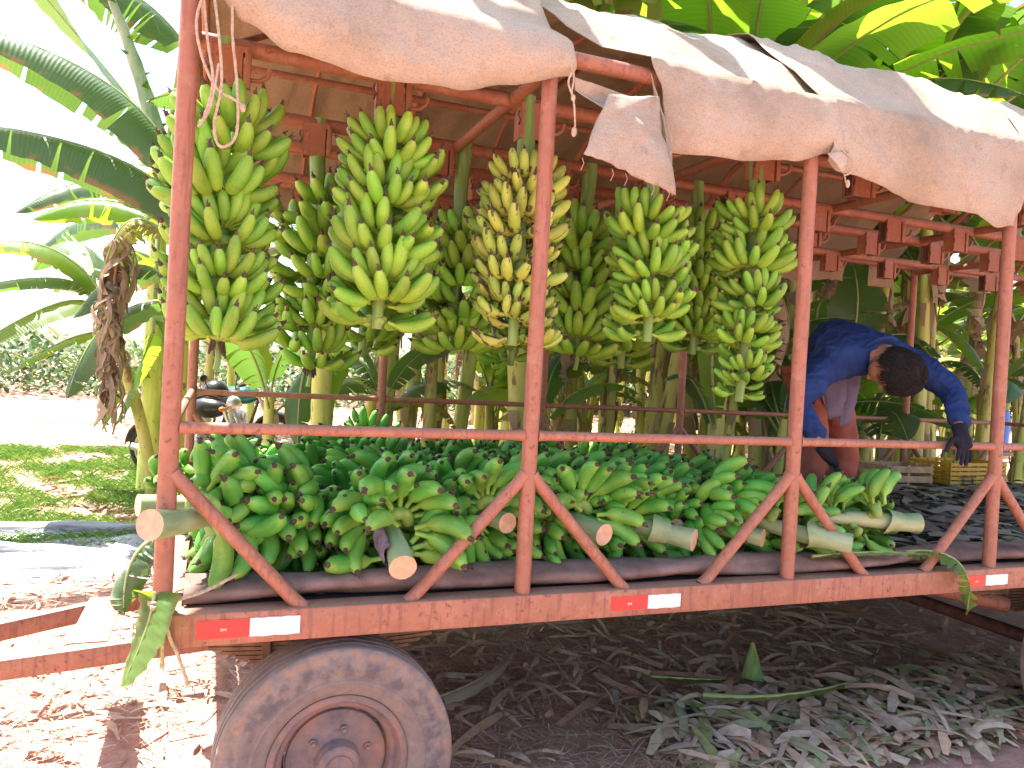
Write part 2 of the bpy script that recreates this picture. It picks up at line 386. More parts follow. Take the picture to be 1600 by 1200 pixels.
def joined_hand(name,kind,seed,n=12):
    g=random.Random(seed); mb=MB(); base=HCR[0]
    mb.add([v.co for v in base.vertices],[tuple(p.vertices) for p in base.polygons],2)
    for M in hand_layout(g,n):
        me=g.choice(BAN[kind]); ul=me.uv_layers[0].data
        uv=[[tuple(ul[l].uv) for l in p.loop_indices] for p in me.polygons]
        nv=len(mb.v); mb.add([M@v.co for v in me.vertices],[tuple(p.vertices) for p in me.polygons],0,uv)
        for q,p in enumerate(me.polygons): mb.m[-len(me.polygons)+q]=p.material_index
    return mb.mesh(name,[{'h':M_ban_h,'p':M_ban_p,'y':M_ban_y}[kind],M_tip,M_neck])
JH={k:[joined_hand('hand_of_bananas',k,40+i,13) for i in range(5)] for k in 'hp'}

def bunch(name,label,kind,loc,rot,nh,z0,dz,stalk_top=.0,stalk_len=None,detail=True,face=-90,seed=0,rs=.034,taper=0.0,group=None,size=1.0,nfing=15,cut=False,skip=(),alt=True,fat=1.0,spiral=None,curve=0.0,ymin=None):
    """bunch in local frame: z up towards the cut end (z=stalk_top), hands hang from z=-z0 downward"""
    g=random.Random(seed*17+3)
    root=thing(name,label,'banana bunch',loc,group)
    root.rotation_euler=rot
    Ls=stalk_len or (z0+dz*(nh-1)+.04)
    mb=MB(); N=12; pts=[];rad=[]
    for i in range(N+1):
        z=stalk_top-(Ls+stalk_top)*i/N; t=i/N
        pts.append((curve*(1-t)**2*.1+.006*math.sin(z*11+seed),.005*math.cos(z*9+seed),z)); rad.append(rs*(1.12-.55*t)*fat*(1.04 if (cut and i==0) else 1))
    mb.tube(pts,rad,16,0,True,capmi=1)
    mb.build('stalk',[M_stalkp if cut else M_stalk,M_cut],root)
    RM=Matrix.Translation(loc)@(rot if hasattr(rot,'to_matrix') else __import__('mathutils').Euler(rot)).to_matrix().to_4x4()
    for i in range(nh):
        if i in skip: continue
        z=-z0-dz*i
        if spiral: a=face+spiral*i+g.uniform(-12,12)
        else: a=face+(0 if (i%2==0 or not alt) else 180)+g.uniform(-34,34)
        s=size*(1-taper*i/max(1,nh-1))*g.uniform(.88,1.10)
        sr=rs*(1.05-.5*i/nh)*fat
        M=Matrix.Translation((0,0,z))@Matrix.Rotation(R(a),4,'Z')@Matrix.Translation((sr,0,0))@Matrix.Rotation(R(g.uniform(-13,13)),4,'X')@Matrix.Rotation(R(g.uniform(-9,9)),4,'Y')@Matrix.Scale(s,4)
        if detail:
            h=link('hand_of_bananas',HCR[0],root,M=M)
            for Mf in hand_layout(g,max(7,int(nfing*(1-taper*.6*i/nh)))):
                me=g.choice(BAN[kind])
                if g.random()<.03: continue
                Mf=Mf@Matrix.Rotation(R(g.uniform(-7,7)),4,'Y')
                if cut:
                    tp=RM@M@Mf@Vector((.115,0,.13)); md=RM@M@Mf@Vector((.09,0,.05))
                    if min(tp.z,md.z)<.965 or tp.x<.05 or (ymin is not None and min(tp.y,md.y)<ymin): continue
                link('banana',me,h,M=Mf)
        else:
            link('hand_of_bananas',g.choice(JH['p' if kind=='p' else 'h']),root,M=M@Matrix.Rotation(R(g.uniform(-8,8)),4,'X'))
    return root
def flower_end(root,z,seed):
    g=random.Random(seed); mb=MB()
    for k in range(9):
        a=g.uniform(0,6.28); r=.03
        mb.tube([(0,0,z+.03),(math.cos(a)*r*.6,math.sin(a)*r*.6,z),(math.cos(a)*r,math.sin(a)*r,z-g.uniform(.02,.06))],[.012,.010,.004],5,0)
    mb.tube([(0,0,z+.04),(.004,0,z-.06),(-.004,0,z-.10)],[.016,.011,.012],7,1)
    mb.build('dried_bunch_tip',[M_tip,M_stalk],root)

# hanging bunches: (x,y, first fruit z, last fruit z, kind, size, label)
ZP=2.89
HB=[
 (.10,.40,2.66,1.88,'h',1.04,'leftmost hanging green banana bunch, behind the front corner post','detail',.0),
 (.715,.40,2.70,2.00,'h',1.04,'full bright green banana bunch hanging between the first two posts','detail',.05),
 (1.29,.40,2.64,1.97,'y',.96,'yellowing banana bunch with dark bruises hanging behind the second post','detail',.08),
 (1.895,.40,2.56,2.03,'h',.98,'green banana bunch hanging right under the torn canvas flap','detail',.05),
 (2.485,.40,2.64,1.85,'h',1.0,'long tapering green banana bunch hanging left of the third post','detail',.30),
 (.54,1.17,2.60,1.90,'h',1.05,'shaded green bunch hanging just left of the fullest front bunch','detail',.25),
 (1.26,1.17,2.52,2.02,'h',1.0,'shaded green bunch hanging left of the yellowing bunch','detail',.05),
 (1.97,1.17,2.58,2.05,'h',1.0,'shaded green bunch hanging between the yellowing bunch and the flap bunch','detail',.05),
 (2.66,1.17,2.66,2.10,'h',.9,'dark green bunch glimpsed between the two rightmost front bunches','detail',.05),
 (.86,1.60,2.6,1.98,'h',1.0,'rear row green bunch showing below the fullest front bunch','joined',.1),
 (1.74,1.60,2.6,1.98,'h',1.0,'rear row green bunch showing below the yellowing bunch','joined',.1),
 (2.42,1.60,2.6,2.0,'h',1.0,'rear row green bunch showing low behind the flap bunch','joined',.1),
 (3.0,1.60,2.66,2.25,'h',.9,'rear row green bunch just left of the tapering long bunch','joined',.1),
]
for i,(x,y,zt,zb,k,s,lab,mode,tp) in enumerate(HB):
    dz=.083; zt-=.15; zb-=(.05,.06,.06,.06,.13)[i] if i<5 else .14; s*=1.03 if i<5 else 1.2;  nh=max(4,int(round((zt-zb)/dz))+1)
    s*=1.0; b=bunch('banana_bunch',lab,k,(x,y,ZP-.04),(R(rnd.uniform(-3,3)),R(rnd.uniform(-2,2)),R(rnd.uniform(-25,25))),nh,ZP-.04-zt,(zt-zb)/(nh-1),.06 if mode=='detail' else .02,
            detail=(mode=='detail'),face=-90-(12 if i<5 else 0),seed=i+1,taper=tp,group='banana bunches hanging under the roof',size=s,nfing=18,rs=.036)
    if i in(0,5,7): flower_end(b,-(ZP-.04-zb)-.02,i)

# front row of the load on the bed: (cut end pos, direction the stalk points, nhands, fat, extra label)
def dirrot(d,roll=0):
    q=Vector(d).normalized().to_track_quat('Z','X'); e=(q.to_matrix().to_4x4()@Matrix.Rotation(R(roll),4,'Z')).to_euler(); return e
FB=[
 ((-.035,-.105,1.245),(-.52,-.85,.07),6,1.2,.22,'lying bunch whose pale slanted stalk end pokes past the front corner post',1.05),
 ((-.10,.25,1.235),(-.93,-.28,.02),5,.95,.24,'lying bunch whose square cut stalk shows left of the front corner post',1.0),
 ((.745,-.06,1.075),(-.03,-.93,-.30),5,1.22,.17,'big lying bunch with purple bract scrap on its thick stalk end',1.12),
 ((1.18,.08,1.185),(.18,-.95,-.05),5,1.0,.14,'lying bunch with stalk end just left of the second post',.95),
 ((1.59,.08,1.135),(.26,-.95,-.10),5,1.15,.17,'lying bunch with stalk end crossing the brace right of the second post',1.0),
 ((2.02,.08,1.10),(.62,-.78,-.14),5,1.2,.26,'lying bunch with long collared grey stalk end midway between posts',1.0),
 ((2.39,.10,1.10),(.60,-.78,-.10),5,1.0,.20,'lying bunch with stalk end behind the brace left of the third post',.95),
 ((2.72,-.07,1.095),(.72,-.68,-.14),5,1.15,.25,'lying bunch with stalk end lying over the brace right of the third post',1.0),
 ((3.27,.08,1.155),(.97,-.22,-.02),5,1.2,.25,'rightmost lying bunch, its long stalk pointing right along the bed',.95),
]
for i,(p,d,nh,fat,z0,lab,s) in enumerate(FB):
    b=bunch('banana_bunch',lab,'p',p,dirrot(d,rnd.uniform(0,360)),nh,z0,.085,.0,detail=True,face=90,seed=60+i,rs=.034,fat=fat,taper=.05,group='banana bunches laid on the trailer bed',size=s*1.22,nfing=17,cut=True,spiral=117,ymin=-.07 if i==2 else .045)
    # torn sheath collar round the stalk
    mb=MB(); n=14
    V=[];F=[]
    zc=-.10
    for j in range(5):
        for k in range(n):
            a=2*math.pi*k/n; rr=.034*fat*1.16+.004*j*(1 if j>2 else .3)+.003*math.sin(3*a+i)
            V.append((rr*math.cos(a),rr*math.sin(a),zc-.02*j-(.012*math.sin(a*2+i) if j in(0,4) else 0)))
    for j in range(4):
        for k in range(n): F.append((j*n+k,j*n+(k+1)%n,(j+1)*n+(k+1)%n,(j+1)*n+k))
    mb.add(V,F); 
    if i in(5,7,8): mb.build('sheath_collar',[M_stalkp],b)
    if i==2:
        mb=MB(); g=random.Random(3); V=[];F=[];
        for j in range(7):
            for k in range(9):
                a=R(-70+k*22); rr=.052+.006*math.sin(j*2.1+k*1.7)+.003*j; V.append((rr*math.cos(a),rr*math.sin(a),-.07-.024*j+(.02*g.random() if j==6 else .008*math.sin(k*3))))
        for j in range(6):
            for k in range(8): F.append((j*9+k,j*9+k+1,(j+1)*9+k+1,(j+1)*9+k))
        mb.add(V,F); o=mb.build('torn_bract',[m_cloth('purple_grey_bract',(.30,.24,.30),(.14,.09,.14),25)],b)
# hands low in front of the front row
BK=[]
g=random.Random(21)
rows=[(.52,[(.30,),(.62,),(1.0,),(1.36,),(1.72,),(2.08,),(2.44,),(2.78,),(3.05,)]),(.92,[(.28,),(.66,),(1.05,),(1.44,),(1.82,),(2.2,),(2.58,),(2.9,)]),(1.36,[(.25,),(.64,),(1.03,),(1.42,),(1.8,),(2.18,),(2.55,),(2.86,)]),(1.82,[(.3,),(.7,),(1.12,),(1.55,),(1.95,),(2.35,),(2.75,),]),(2.28,[(.32,),(.75,),(1.2,),(1.6,),(2.05,),(2.5,),(2.9,)])]
rn=['second','third','fourth','fifth','farthest']
for ri,(y,xs) in enumerate(rows):
    for xi,(x,) in enumerate(xs):
        a=g.uniform(-50,50); d=(math.sin(R(a)),-math.cos(R(a)),g.uniform(-.1,.25))
        hgt=1.115+.03*math.sin(x*3+y*2)+(.02 if ri in(1,2,3) else -.02)
        if ri==0: hgt=1.10
        lab='green bunch lying in the %s row of the load, %s from the left'%(rn[ri],['first','second','third','fourth','fifth','sixth','seventh','eighth','ninth'][xi])
        o=bunch('banana_bunch',lab,'p',(x+g.uniform(-.06,.06),y-.22,hgt+g.uniform(-.02,.03)),dirrot(d,g.uniform(0,360)),5,.06,.085,.03,detail=False,seed=200+ri*20+xi,rs=.03,group='banana bunches laid on the trailer bed',size=1.1,spiral=117+g.uniform(-10,10))
# far-side hands standing up at the left rear (small upright hand by the far post)
o=bunch('banana_bunch','small upright green hand on top of the load by the second far post','p',(1.12,2.5,1.38),(R(8),0,R(20)),1,.1,.09,.0,stalk_len=.14,detail=False,seed=333,rs=.02,group='banana bunches laid on the trailer bed')

# ------------------------------------------------------------------ trailer
T=thing('banana_trailer','rust-red tubular farm trailer with open sides loaded with green bananas','farm trailer',(0,0,0))
D=1.22; W=2.71; ZB=.945; ZR=1.53; ZE=2.93; NP=7; XE=6*D+.03
def pipe(name,a,b,r,mat=M_paint,n=14,parent=T,label=None,wob=.0):
    a=Vector(a);b=Vector(b); N=8; pts=[a.lerp(b,i/N)+Vector((0,0,wob*math.sin(math.pi*i/N))) for i in range(N+1)]
    dv=(b-a).normalized(); LL=(b-a).length; ts=[0,min(.02,LL*.1)/LL,min(.045,LL*.2)/LL]+[k/12 for k in range(1,12)]+[1-min(.045,LL*.2)/LL,1-min(.02,LL*.1)/LL,1]; ts=sorted(set(ts))
    pts=[a.lerp(b,t)+Vector((0,0,wob*math.sin(math.pi*t)))+Vector((.0016*nz(t*7,a.x*3,a.y),.0016*nz(t*6,a.x+9,a.z),0)) for t in ts]
    rl=[r*(1+(.22 if t in(0,1) else (.08 if t in(ts[1],ts[-2]) else 0)) if name in('brace','side_rail') else 1)*(1+.012*nz(t*9,a.x)) for t in ts]
    mb=MB(); mb.tube([p-a for p in pts],rl,n); o=mb.build(name,mat,parent,label=label); o.location=a; return o
def prof_z(y):  # roof profile
    y=min(max(y,0),W); q=min(y,W-y)
    P=[(0,2.955),(.2,3.19),(.5,3.40),(.9,3.53),(1.36,3.60)]
    for (a,za),(b,zb) in zip(P,P[1:]):
        if q<=b: t=(q-a)/(b-a); return za+(zb-za)*t
    return P[-1][1]
for i in range(NP):
    x=i*D
    for y,sg in ((0,1),(W,-1)):
        pipe('post',(x,y,ZB-.06),(x,y,ZE+.02),.030)
        for dx in (-1,1):
            if (i==0 and dx<0) or (i==NP-1 and dx>0): continue
            pipe('brace',(x+dx*.012,y,1.385),(x+dx*.43,y,ZB-.01),.0235)
    # rafters (bowed) and tie beam
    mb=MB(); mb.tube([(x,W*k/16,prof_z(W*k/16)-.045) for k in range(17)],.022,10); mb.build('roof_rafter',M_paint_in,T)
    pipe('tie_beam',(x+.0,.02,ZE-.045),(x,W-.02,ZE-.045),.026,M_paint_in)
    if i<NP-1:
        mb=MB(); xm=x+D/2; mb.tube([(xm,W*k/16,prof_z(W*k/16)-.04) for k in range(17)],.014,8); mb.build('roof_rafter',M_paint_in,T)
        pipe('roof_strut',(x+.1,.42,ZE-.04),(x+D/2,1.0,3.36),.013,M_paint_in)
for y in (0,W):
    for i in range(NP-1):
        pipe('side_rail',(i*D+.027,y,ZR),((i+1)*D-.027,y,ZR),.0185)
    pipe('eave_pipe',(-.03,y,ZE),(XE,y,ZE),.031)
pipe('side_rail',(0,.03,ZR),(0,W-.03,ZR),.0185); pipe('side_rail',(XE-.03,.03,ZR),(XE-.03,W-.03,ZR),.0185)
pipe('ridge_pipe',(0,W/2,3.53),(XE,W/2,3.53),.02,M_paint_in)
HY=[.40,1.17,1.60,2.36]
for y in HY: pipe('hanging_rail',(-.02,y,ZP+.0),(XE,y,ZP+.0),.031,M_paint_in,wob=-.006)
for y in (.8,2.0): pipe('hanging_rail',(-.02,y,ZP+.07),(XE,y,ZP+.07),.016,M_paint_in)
# hanging brackets: U channel with side rod and hook
def bracket_mesh(dark):
    mb=MB()
    mb.box((0,-.036,-.085),(.105,.006,.15),0); mb.box((0,.036,-.085),(.105,.006,.15),1 if dark else 0)
    mb.box((-.049,0,-.085),(.006,.066,.15),0); 
    if not dark: mb.box((.049,0,-.085),(.006,.066,.15),0)
    mb.box((.072,-.03,-.09),(.022,.028,.135),0,bev=.004); mb.box((.06,-.03,-.02),(.03,.02,.02),0)
    mb.tube([(.075,-.02,-.12),(.115,-.02,-.118),(.14,-.02,-.10),(.15,-.02,-.07)],.009,8,0)
    mb.tube([(-.06,-.04,-.05),(-.066,-.045,-.07),(-.055,-.045,-.09),(-.062,-.045,-.11)],.004,6,1)
    if dark: mb.box((.015,-.0,-.09),(.14,.045,.13),1)
    return mb.mesh('hanging_bracket',[M_paint_in,M_bracketdark],True,30)
BR=[bracket_mesh(False),bracket_mesh(True)]
g=random.Random(4)
for ri,y in enumerate(HY):
    for k in range(12):
        x=[.115,.54,.86,.60][ri]+k*.595+(0 if ri<1 else g.uniform(-.04,.04))
        if x>XE: continue
        o=link('hanging_bracket',BR[1 if (x>2.7 and (k+ri)%2) else 0],T); o.location=(x,y,ZP); o.rotation_euler=(0,0,R(g.uniform(-8,8)))
# bed
mb=MB(); mb.box((XE/2-.015,.01,.895),(XE+.03,.10,.104),0,bev=.006); mb.build('side_beam',M_paint,T,angle=30)
mb=MB(); mb.box((XE/2-.015,W-.01,.895),(XE+.03,.10,.104),0,bev=.006); mb.build('side_beam',M_paint,T,angle=30)
for x in (0,XE-.03):
    mb=MB(); mb.box((x+.012,W/2,.893),(.09,W-.13,.10),0,bev=.006); mb.build('end_beam',M_paint,T,angle=30)
mb=MB()
for k in range(17): mb.box((XE/2,.14+k*.152,.918),(XE-.14,.148,.03),0,bev=.003)
mb.build('bed_floor',M_floor,T,angle=30)
for x in (.57,1.7,2.9,4.3,5.6):
    mb=MB(); mb.box((x,W/2,.862),(.07,W-.14,.08)); mb.build('cross_member',M_paint,T)
for y in (.42,W-.42):
    mb=MB(); mb.box((XE/2,y,.80),(XE-.3,.07,.10),bev=.005); mb.build('chassis_beam',M_paint,T,angle=30)
# wheels
def make_wheel(x,y,side):
    Mx=Matrix.Rotation(R(90 if side<0 else -90),3,'X')   # local z -> outward -y for near side
    e=bpy.data.objects.new('wheel',None); COL.objects.link(e); e.parent=T; e.location=(x,y,.405); e.empty_display_size=.1
    mb=MB(); w=.105
    prof=[(.232,.078),(.245,.094),(.262,.103),(.283,.110),(.288,.115),(.294,.115),(.299,.111),(.325,.114),(.330,.117),(.352,.116),(.375,.110),(.390,.103),(.396,.096),(.3985,.088)]
    # tread with grooves
    tr=[(.400,.066),(.388,.062),(.388,.055),(.4015,.051),(.402,.030),(.390,.026),(.390,.019),(.403,.015),(.403,-.015),(.390,-.019),(.390,-.026),(.402,-.030),(.4015,-.051),(.388,-.055),(.388,-.062),(.400,-.066)]
    back=[(r,-h) for r,h in prof[::-1]]
    P=prof+tr+back; n=120; V=[];F=[]
    for r,h in P:
        for k in range(n):
            a=2*math.pi*k/n; hh=h
            if abs(h)<.07 and r>.386: hh=h+.0042*math.sin(k*2*math.pi/6)
            rr=r
            if .34<r<.392 and abs(h)>.07 and k%4<1: rr=r-.003; hh=h-(.007 if h>0 else -.007)
            V.append(Mx@Vector((rr*math.cos(a),rr*math.sin(a),hh)))
    for i in range(len(P)-1):
        for k in range(n): F.append((i*n+k,i*n+(k+1)%n,(i+1)*n+(k+1)%n,(i+1)*n+k))
    mb.add(V,F,0)
    for i in range(len(P)-1):
        if P[i][0] in(.388,.390) and P[i+1][0] in(.388,.390):
            for k in range(n): mb.m[i*n+k]=1
    mb.build('tyre',[M_tyre,M_darkrub],e)
    mb=MB()
    mb.lathe([(.19,-.08),(.222,-.085),(.225,-.06),(.205,-.05),(.203,.05),(.222,.062),(.236,.078),(.237,.090),(.230,.094),(.215,.092),(.208,.080),(.200,.060),(.190,.058),(.182,.050),(.178,.01),(.172,0)],(0,0,0),Mx,64)
    mb.build('rim',M_rim,e)
    mb=MB()
    mb.lathe([(.172,.030),(.168,.040),(.150,.046),(.12,.050),(.095,.058),(.085,.060),(.078,.062),(.074,.085),(.070,.105),(.062,.112),(.045,.114),(.044,.120),(.0,.121)],(0,0,0),Mx,48)
    for k in range(6):
        a=R(60*k+20); mb.lathe([(.014,.045),(.014,.062),(.007,.063),(.007,.072),(0,.072)],Mx@Vector((.108*math.cos(a),.108*math.sin(a),0)),Mx,6)
    mb.build('hub',M_rim,e,angle=30)
    return e
for x in (.57,4.54):
    make_wheel(x,.055,-1); make_wheel(x,W-.055,1)
    mb=MB(); mb.tube([(x,.12,.405),(x,W-.12,.405)],.04,12); mb.build('axle',M_bracketdark,T)
    for y in (.42,W-.42):
        e=bpy.data.objects.new('leaf_spring',None); COL.objects.link(e); e.parent=T
        mb=MB(); nl=9
        for k in range(nl):
            hl=.52-.048*k; N=10; top=.745-.0165*k
            for q in range(N):
                x0=-hl+2*hl*q/N; x1=-hl+2*hl*(q+1)/N; f=lambda u: -.22*u*u*0+.16*u*u
                z0=top+f(x0)*.6-.05; z1=top+f(x1)*.6-.05
                V=[(x+x0,y-.04,z0),(x+x1,y-.04,z1),(x+x1,y+.04,z1),(x+x0,y+.04,z0),(x+x0,y-.04,z0+.013),(x+x1,y-.04,z1+.013),(x+x1,y+.04,z1+.013),(x+x0,y+.04,z0+.013)]
                mb.add(V,[(0,3,2,1),(4,5,6,7),(0,1,5,4),(2,3,7,6),(0,4,7,3),(1,2,6,5)])
        s=mb.build('spring_leaves',M_spring,e,smooth=False)
        for dx in(-.22,.22,0):
            mb=MB(); mb.box((x+dx,y,.66+(.01 if dx else -.03)),(.03,.10,.15 if dx else .14)); mb.build('spring_clamp',M_spring,e,smooth=False)
# drawbar
db=bpy.data.objects.new('drawbar',None); COL.objects.link(db); db.parent=T
def bar(name,a,b,w,h,mat,parent):
    a=Vector(a);b=Vector(b); d=b-a; L=d.length; q=d.to_track_quat('X','Z').to_matrix()
    mb=MB(); mb.box((0,0,0),(L,w,h),0,M=q,bev=.004); o=mb.build(name,mat,parent,angle=30); o.location=(a+b)/2; return o
bar('drawbar_beam',(.45,.93,.56),(-1.75,1.25,.27),.06,.085,M_paint,db)
bar('drawbar_beam',(.45,1.92,.56),(-1.75,1.42,.27),.06,.085,M_paint,db)
bar('drawbar_plate',(-.33,1.075,.505),(-.33,1.75,.505),.16,.008,M_white if False else M_paint,db)
bar('drawbar_turntable',(.2,1.43,.58),(.95,1.43,.58),1.2,.07,M_bracketdark,db)
# rear chassis diagonal seen at the right edge
pipe('chassis_strut',(3.2,1.2,.80),(4.3,.35,.62),.045,M_paint)
# reflectors
def refl(x0,x1,xm,z0,z1):
    e=bpy.data.objects.new('reflector_strip',None); COL.objects.link(e); e.parent=T; y=-.0415
    for a,b,m,nm in ((x0,xm,M_red,'red_half'),(xm+.002,x1,M_white,'white_half')):
        mb=MB(); N=8
        top=[(a+(b-a)*k/N,y-.001,z1+.0012*math.sin(k*2.3)) for k in range(N+1)]; bot=[(a+(b-a)*k/N,y-.001,z0+.0012*math.sin(k*1.7+1)) for k in range(N+1)]
        top2=[(p[0],y+.0022,p[2]) for p in top]; bot2=[(p[0],y+.0022,p[2]) for p in bot]
        mb.add(top+bot+top2+bot2,[(k,N+1+k,N+2+k,k+1) for k in range(N)]+[(k,k+1,2*N+3+k,2*N+2+k) for k in range(N)]+[(N+1+k,3*N+3+k,3*N+4+k,N+2+k) for k in range(N)]+[(0,2*N+2,3*N+3,N+1),(N,2*N+1,4*N+3,3*N+2)])
        o=mb.build(nm,m,e,smooth=False)
        if nm=='red_half':
            cu=bpy.data.curves.new('mark','FONT'); cu.body='3M'; cu.size=.012; cu.extrude=.0004; cu.align_x='CENTER'
            t=bpy.data.objects.new('small_mark',cu); COL.objects.link(t)
            dg=bpy.context.evaluated_depsgraph_get(); dg.update(); me=bpy.data.meshes.new_from_object(t.evaluated_get(dg)); bpy.data.objects.remove(t)
            me.materials.clear(); me.materials.append(M_white)
            for v in me.vertices: v.co=Vector(((a+b)/2+v.co.x*1.3,y-.0018-v.co.z,(z0+z1)/2-.006+v.co.y))
            for v in o.data.vertices: pass
            bm=bmesh.new(); bm.from_mesh(o.data); n0=len(bm.faces); bm.from_mesh(me); bm.faces.ensure_lookup_table()
            for f in bm.faces[n0:]: f.material_index=1
            bm.to_mesh(o.data); bm.free(); o.data.materials.append(M_white)
refl(.105,.42,.262,.866,.925); refl(1.575,1.885,1.735,.868,.921); refl(3.47,3.74,3.59,.869,.918)

# ------------------------------------------------------------------ canvas covers
def interp(P,x):
    if x<=P[0][0]: return P[0][1]
    for (a,va),(b,vb) in zip(P,P[1:]):
        if x<=b:
            t=(x-a)/(b-a); t=t*t*(3-2*t); return va+(vb-va)*t
    return P[-1][1]
def cover(name,label,xl,xr,hem,off,seed,farhem=2.7,nu=110,amp=1.0):
    """xl/xr: left/right edge as function of the distance s along the section; hem: hem height by x"""
    # section stations: near hang (s<0) then over the roof to the far side
    ys=[]; 
    NV=60
    V=[];F=[];U=[]
    g=random.Random(seed)
    for j in range(NV+1):
        if j<=10: mode='hang'; t=j/10
        elif j>=52: mode='far'; t=(j-52)/8
        else: mode='roof'; t=(j-10)/42
        for i in range(nu+1):
            s=(t-1)*.3 if mode=='hang' else (t*2.71 if mode=='roof' else 2.71+t*.3)
            x0=interp(xl,s); x1=interp(xr,s); x=x0+(x1-x0)*i/nu
            if mode=='hang':
                zt=prof_z(0)+.022; zb=interp(hem,x); z=zb+(zt-zb)*t
                bil=.035*math.sin(math.pi*(1-t))*(.6+nz(x*2.2,seed,.3))
                y=-.048-bil-.045*nz(x*3.1+z*2,z*4,seed)*(1-t)-.01-.014*abs(nz(x*9+z*7,z*3,seed+2))
                if t<.12: y+=.018; z+=.006      # rolled hem
            elif mode=='roof':
                y=-.02+t*(W+.04); z=prof_z(y)+.022
                sag=.035*(math.cos(2*math.pi*x/ (D/2))-1)*math.sin(math.pi*t)*.5
                z+=sag+off
                w=.022*nz(x*2.5+y*1.5,y*3-x,seed)+.020*nz(x*6+y*3,y*5,seed+5)-.018*abs(nz(x*4-y*3,y*2+x,seed+7))+.008*nz(x*15+y*9,y*13,seed+4)
                z+=w*amp*min(1,t*12)*min(1,(1-t)*12); 
                if t<.25: y-=off*.6+w*.8*min(1,t*12)
            else:
                y=W+.05+.01*nz(x*3,seed); z=prof_z(W)+.02-t*(prof_z(W)-farhem+.06*nz(x*2,seed+9))
            # fine creases
            c=.006*nz(x*16+y*5,z*12+y*9,seed)*amp-.006*abs(nz(x*11+z*6,z*5+y*4,seed+31))*amp
            y+=c; z+=c*(0 if mode=='hang' else 1)
            V.append((x,y,z))
    for j in range(NV):
        for i in range(nu): a=j*(nu+1)+i; F.append((a,a+1,a+nu+2,a+nu+1))
    mb=MB(); mb.add(V,F); o=mb.build(name,[M_canvas,M_canvas_in_shade],None,angle=None)
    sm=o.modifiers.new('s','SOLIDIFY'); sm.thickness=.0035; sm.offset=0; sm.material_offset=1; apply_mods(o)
    tag(o,label,'canvas cover','canvas covers over the trailer roof'); return o
cover('canvas_cover','left tan canvas cover sagging over the front bay of the roof',[(-.3,-.06),(0,-.05),(.5,-.08)],[(-.3,1.285),(-.05,1.27),(.08,1.225),(.5,1.30),(3,1.34)],
      [(-.06,2.93),(.06,2.88),(.16,2.80),(.3,2.735),(.6,2.70),(.85,2.72),(1.05,2.775),(1.28,2.835)],.014,3)
cv2=cover('canvas_cover','middle tan canvas cover with a torn loose corner flap',[(-.3,1.70),(-.12,1.66),(0,1.60),(.05,1.50),(.09,1.33),(.3,1.27),(.6,1.24),(3,1.24)],[(-.3,2.53),(0,2.50),(.3,2.50),(1,2.56),(3,2.6)],
      [(1.6,2.66),(1.73,2.635),(2.0,2.645),(2.3,2.69),(2.53,2.755)],.0,8)
cover('canvas_cover','right tan canvas cover drooping low near the fourth post',[(-.3,2.49),(-.1,2.46),(0,2.42),(.3,2.38),(1,2.46),(3,2.5)],[(-.3,3.63),(0,3.70),(.4,3.85),(1.2,4.6),(2.2,5.5),(3,5.3)],
      [(2.45,2.74),(2.55,2.68),(3.05,2.605),(3.35,2.60),(3.5,2.555),(3.63,2.58)],.028,15,amp=1.5)
cover('canvas_cover','last canvas cover beyond the fourth post at the picture edge',[(-.3,3.78),(0,3.76),(.4,3.92),(1.2,4.7),(2.2,5.6),(3,5.6)],[(-.3,5.0),(0,5.0),(1,5.1),(2.2,5.9),(3,5.9)],
      [(3.7,2.66),(4.3,2.62),(5,2.7)],.012,22)
# torn flap: child of the middle cover
def patch(name,corners,mat,parent,nu=24,nv=24,seed=1,amp=.012,bulge=(0,0,0),thick=.003,rag=0.0):
    A,B,Cc,Dd=[Vector(c) for c in corners]; V=[];F=[]
    for j in range(nv+1):
        for i in range(nu+1):
            u=i/nu; v=j/nv; p=(A.lerp(B,u)).lerp(Dd.lerp(Cc,u),v)
            p=p+Vector(bulge)*math.sin(math.pi*u)*math.sin(math.pi*v)
            w=amp*(nz(p.x*5,p.z*5,seed)+.4*nz(p.x*17,p.z*17,seed+3)); p=p+Vector((.2*w,-w,.3*w))
            if rag and j==nv: p.z+=rag*g.uniform(-1,1)
            V.append(p)
    for j in range(nv):
        for i in range(nu): a=j*(nu+1)+i; F.append((a,a+1,a+nu+2,a+nu+1))
    mb=MB(); mb.add(V,F); o=mb.build(name,mat,parent,angle=None)
    sm=o.modifiers.new('s','SOLIDIFY'); sm.thickness=thick; sm.offset=0; apply_mods(o); return o
patch('torn_flap',[(1.395,-.13,2.775),(1.625,-.10,2.82),(1.685,-.15,2.45),(1.285,-.17,2.53)],M_canvas,cv2,seed=4,amp=.03,bulge=(0,-.05,0),rag=.004)
patch('flap_fold',[(1.625,-.10,2.82),(1.60,-.07,2.915),(1.70,-.09,2.66),(1.685,-.15,2.45)],M_canvas,cv2,seed=6,amp=.02,bulge=(.0,.03,0),nu=10)
patch('flap_fold',[(1.285,-.07,2.84),(1.30,-.05,2.80),(1.40,-.13,2.72),(1.60,-.10,2.785)],M_canvas,cv2,seed=9,amp=.01,nu=10,bulge=(0,.02,-.01))
patch('folded_corner',[(2.505,-.075,2.755),(2.56,-.085,2.76),(2.54,-.08,2.66),(2.42,-.11,2.725)],M_canvas,cv2,seed=11,amp=.01,nu=8,nv=8)
# ragged threads on the flap
g=random.Random(8)
for k in range(5):
    mb=MB(); x=1.30+k*.09+g.uniform(-.02,.02); z=2.525-(x-1.29)*.17; mb.tube([(x,-.165,z),(x+.006,-.17,z-.02),(x-.004,-.168,z-.045)],.0012,4)
    mb.build('loose_thread',M_rope,cv2)

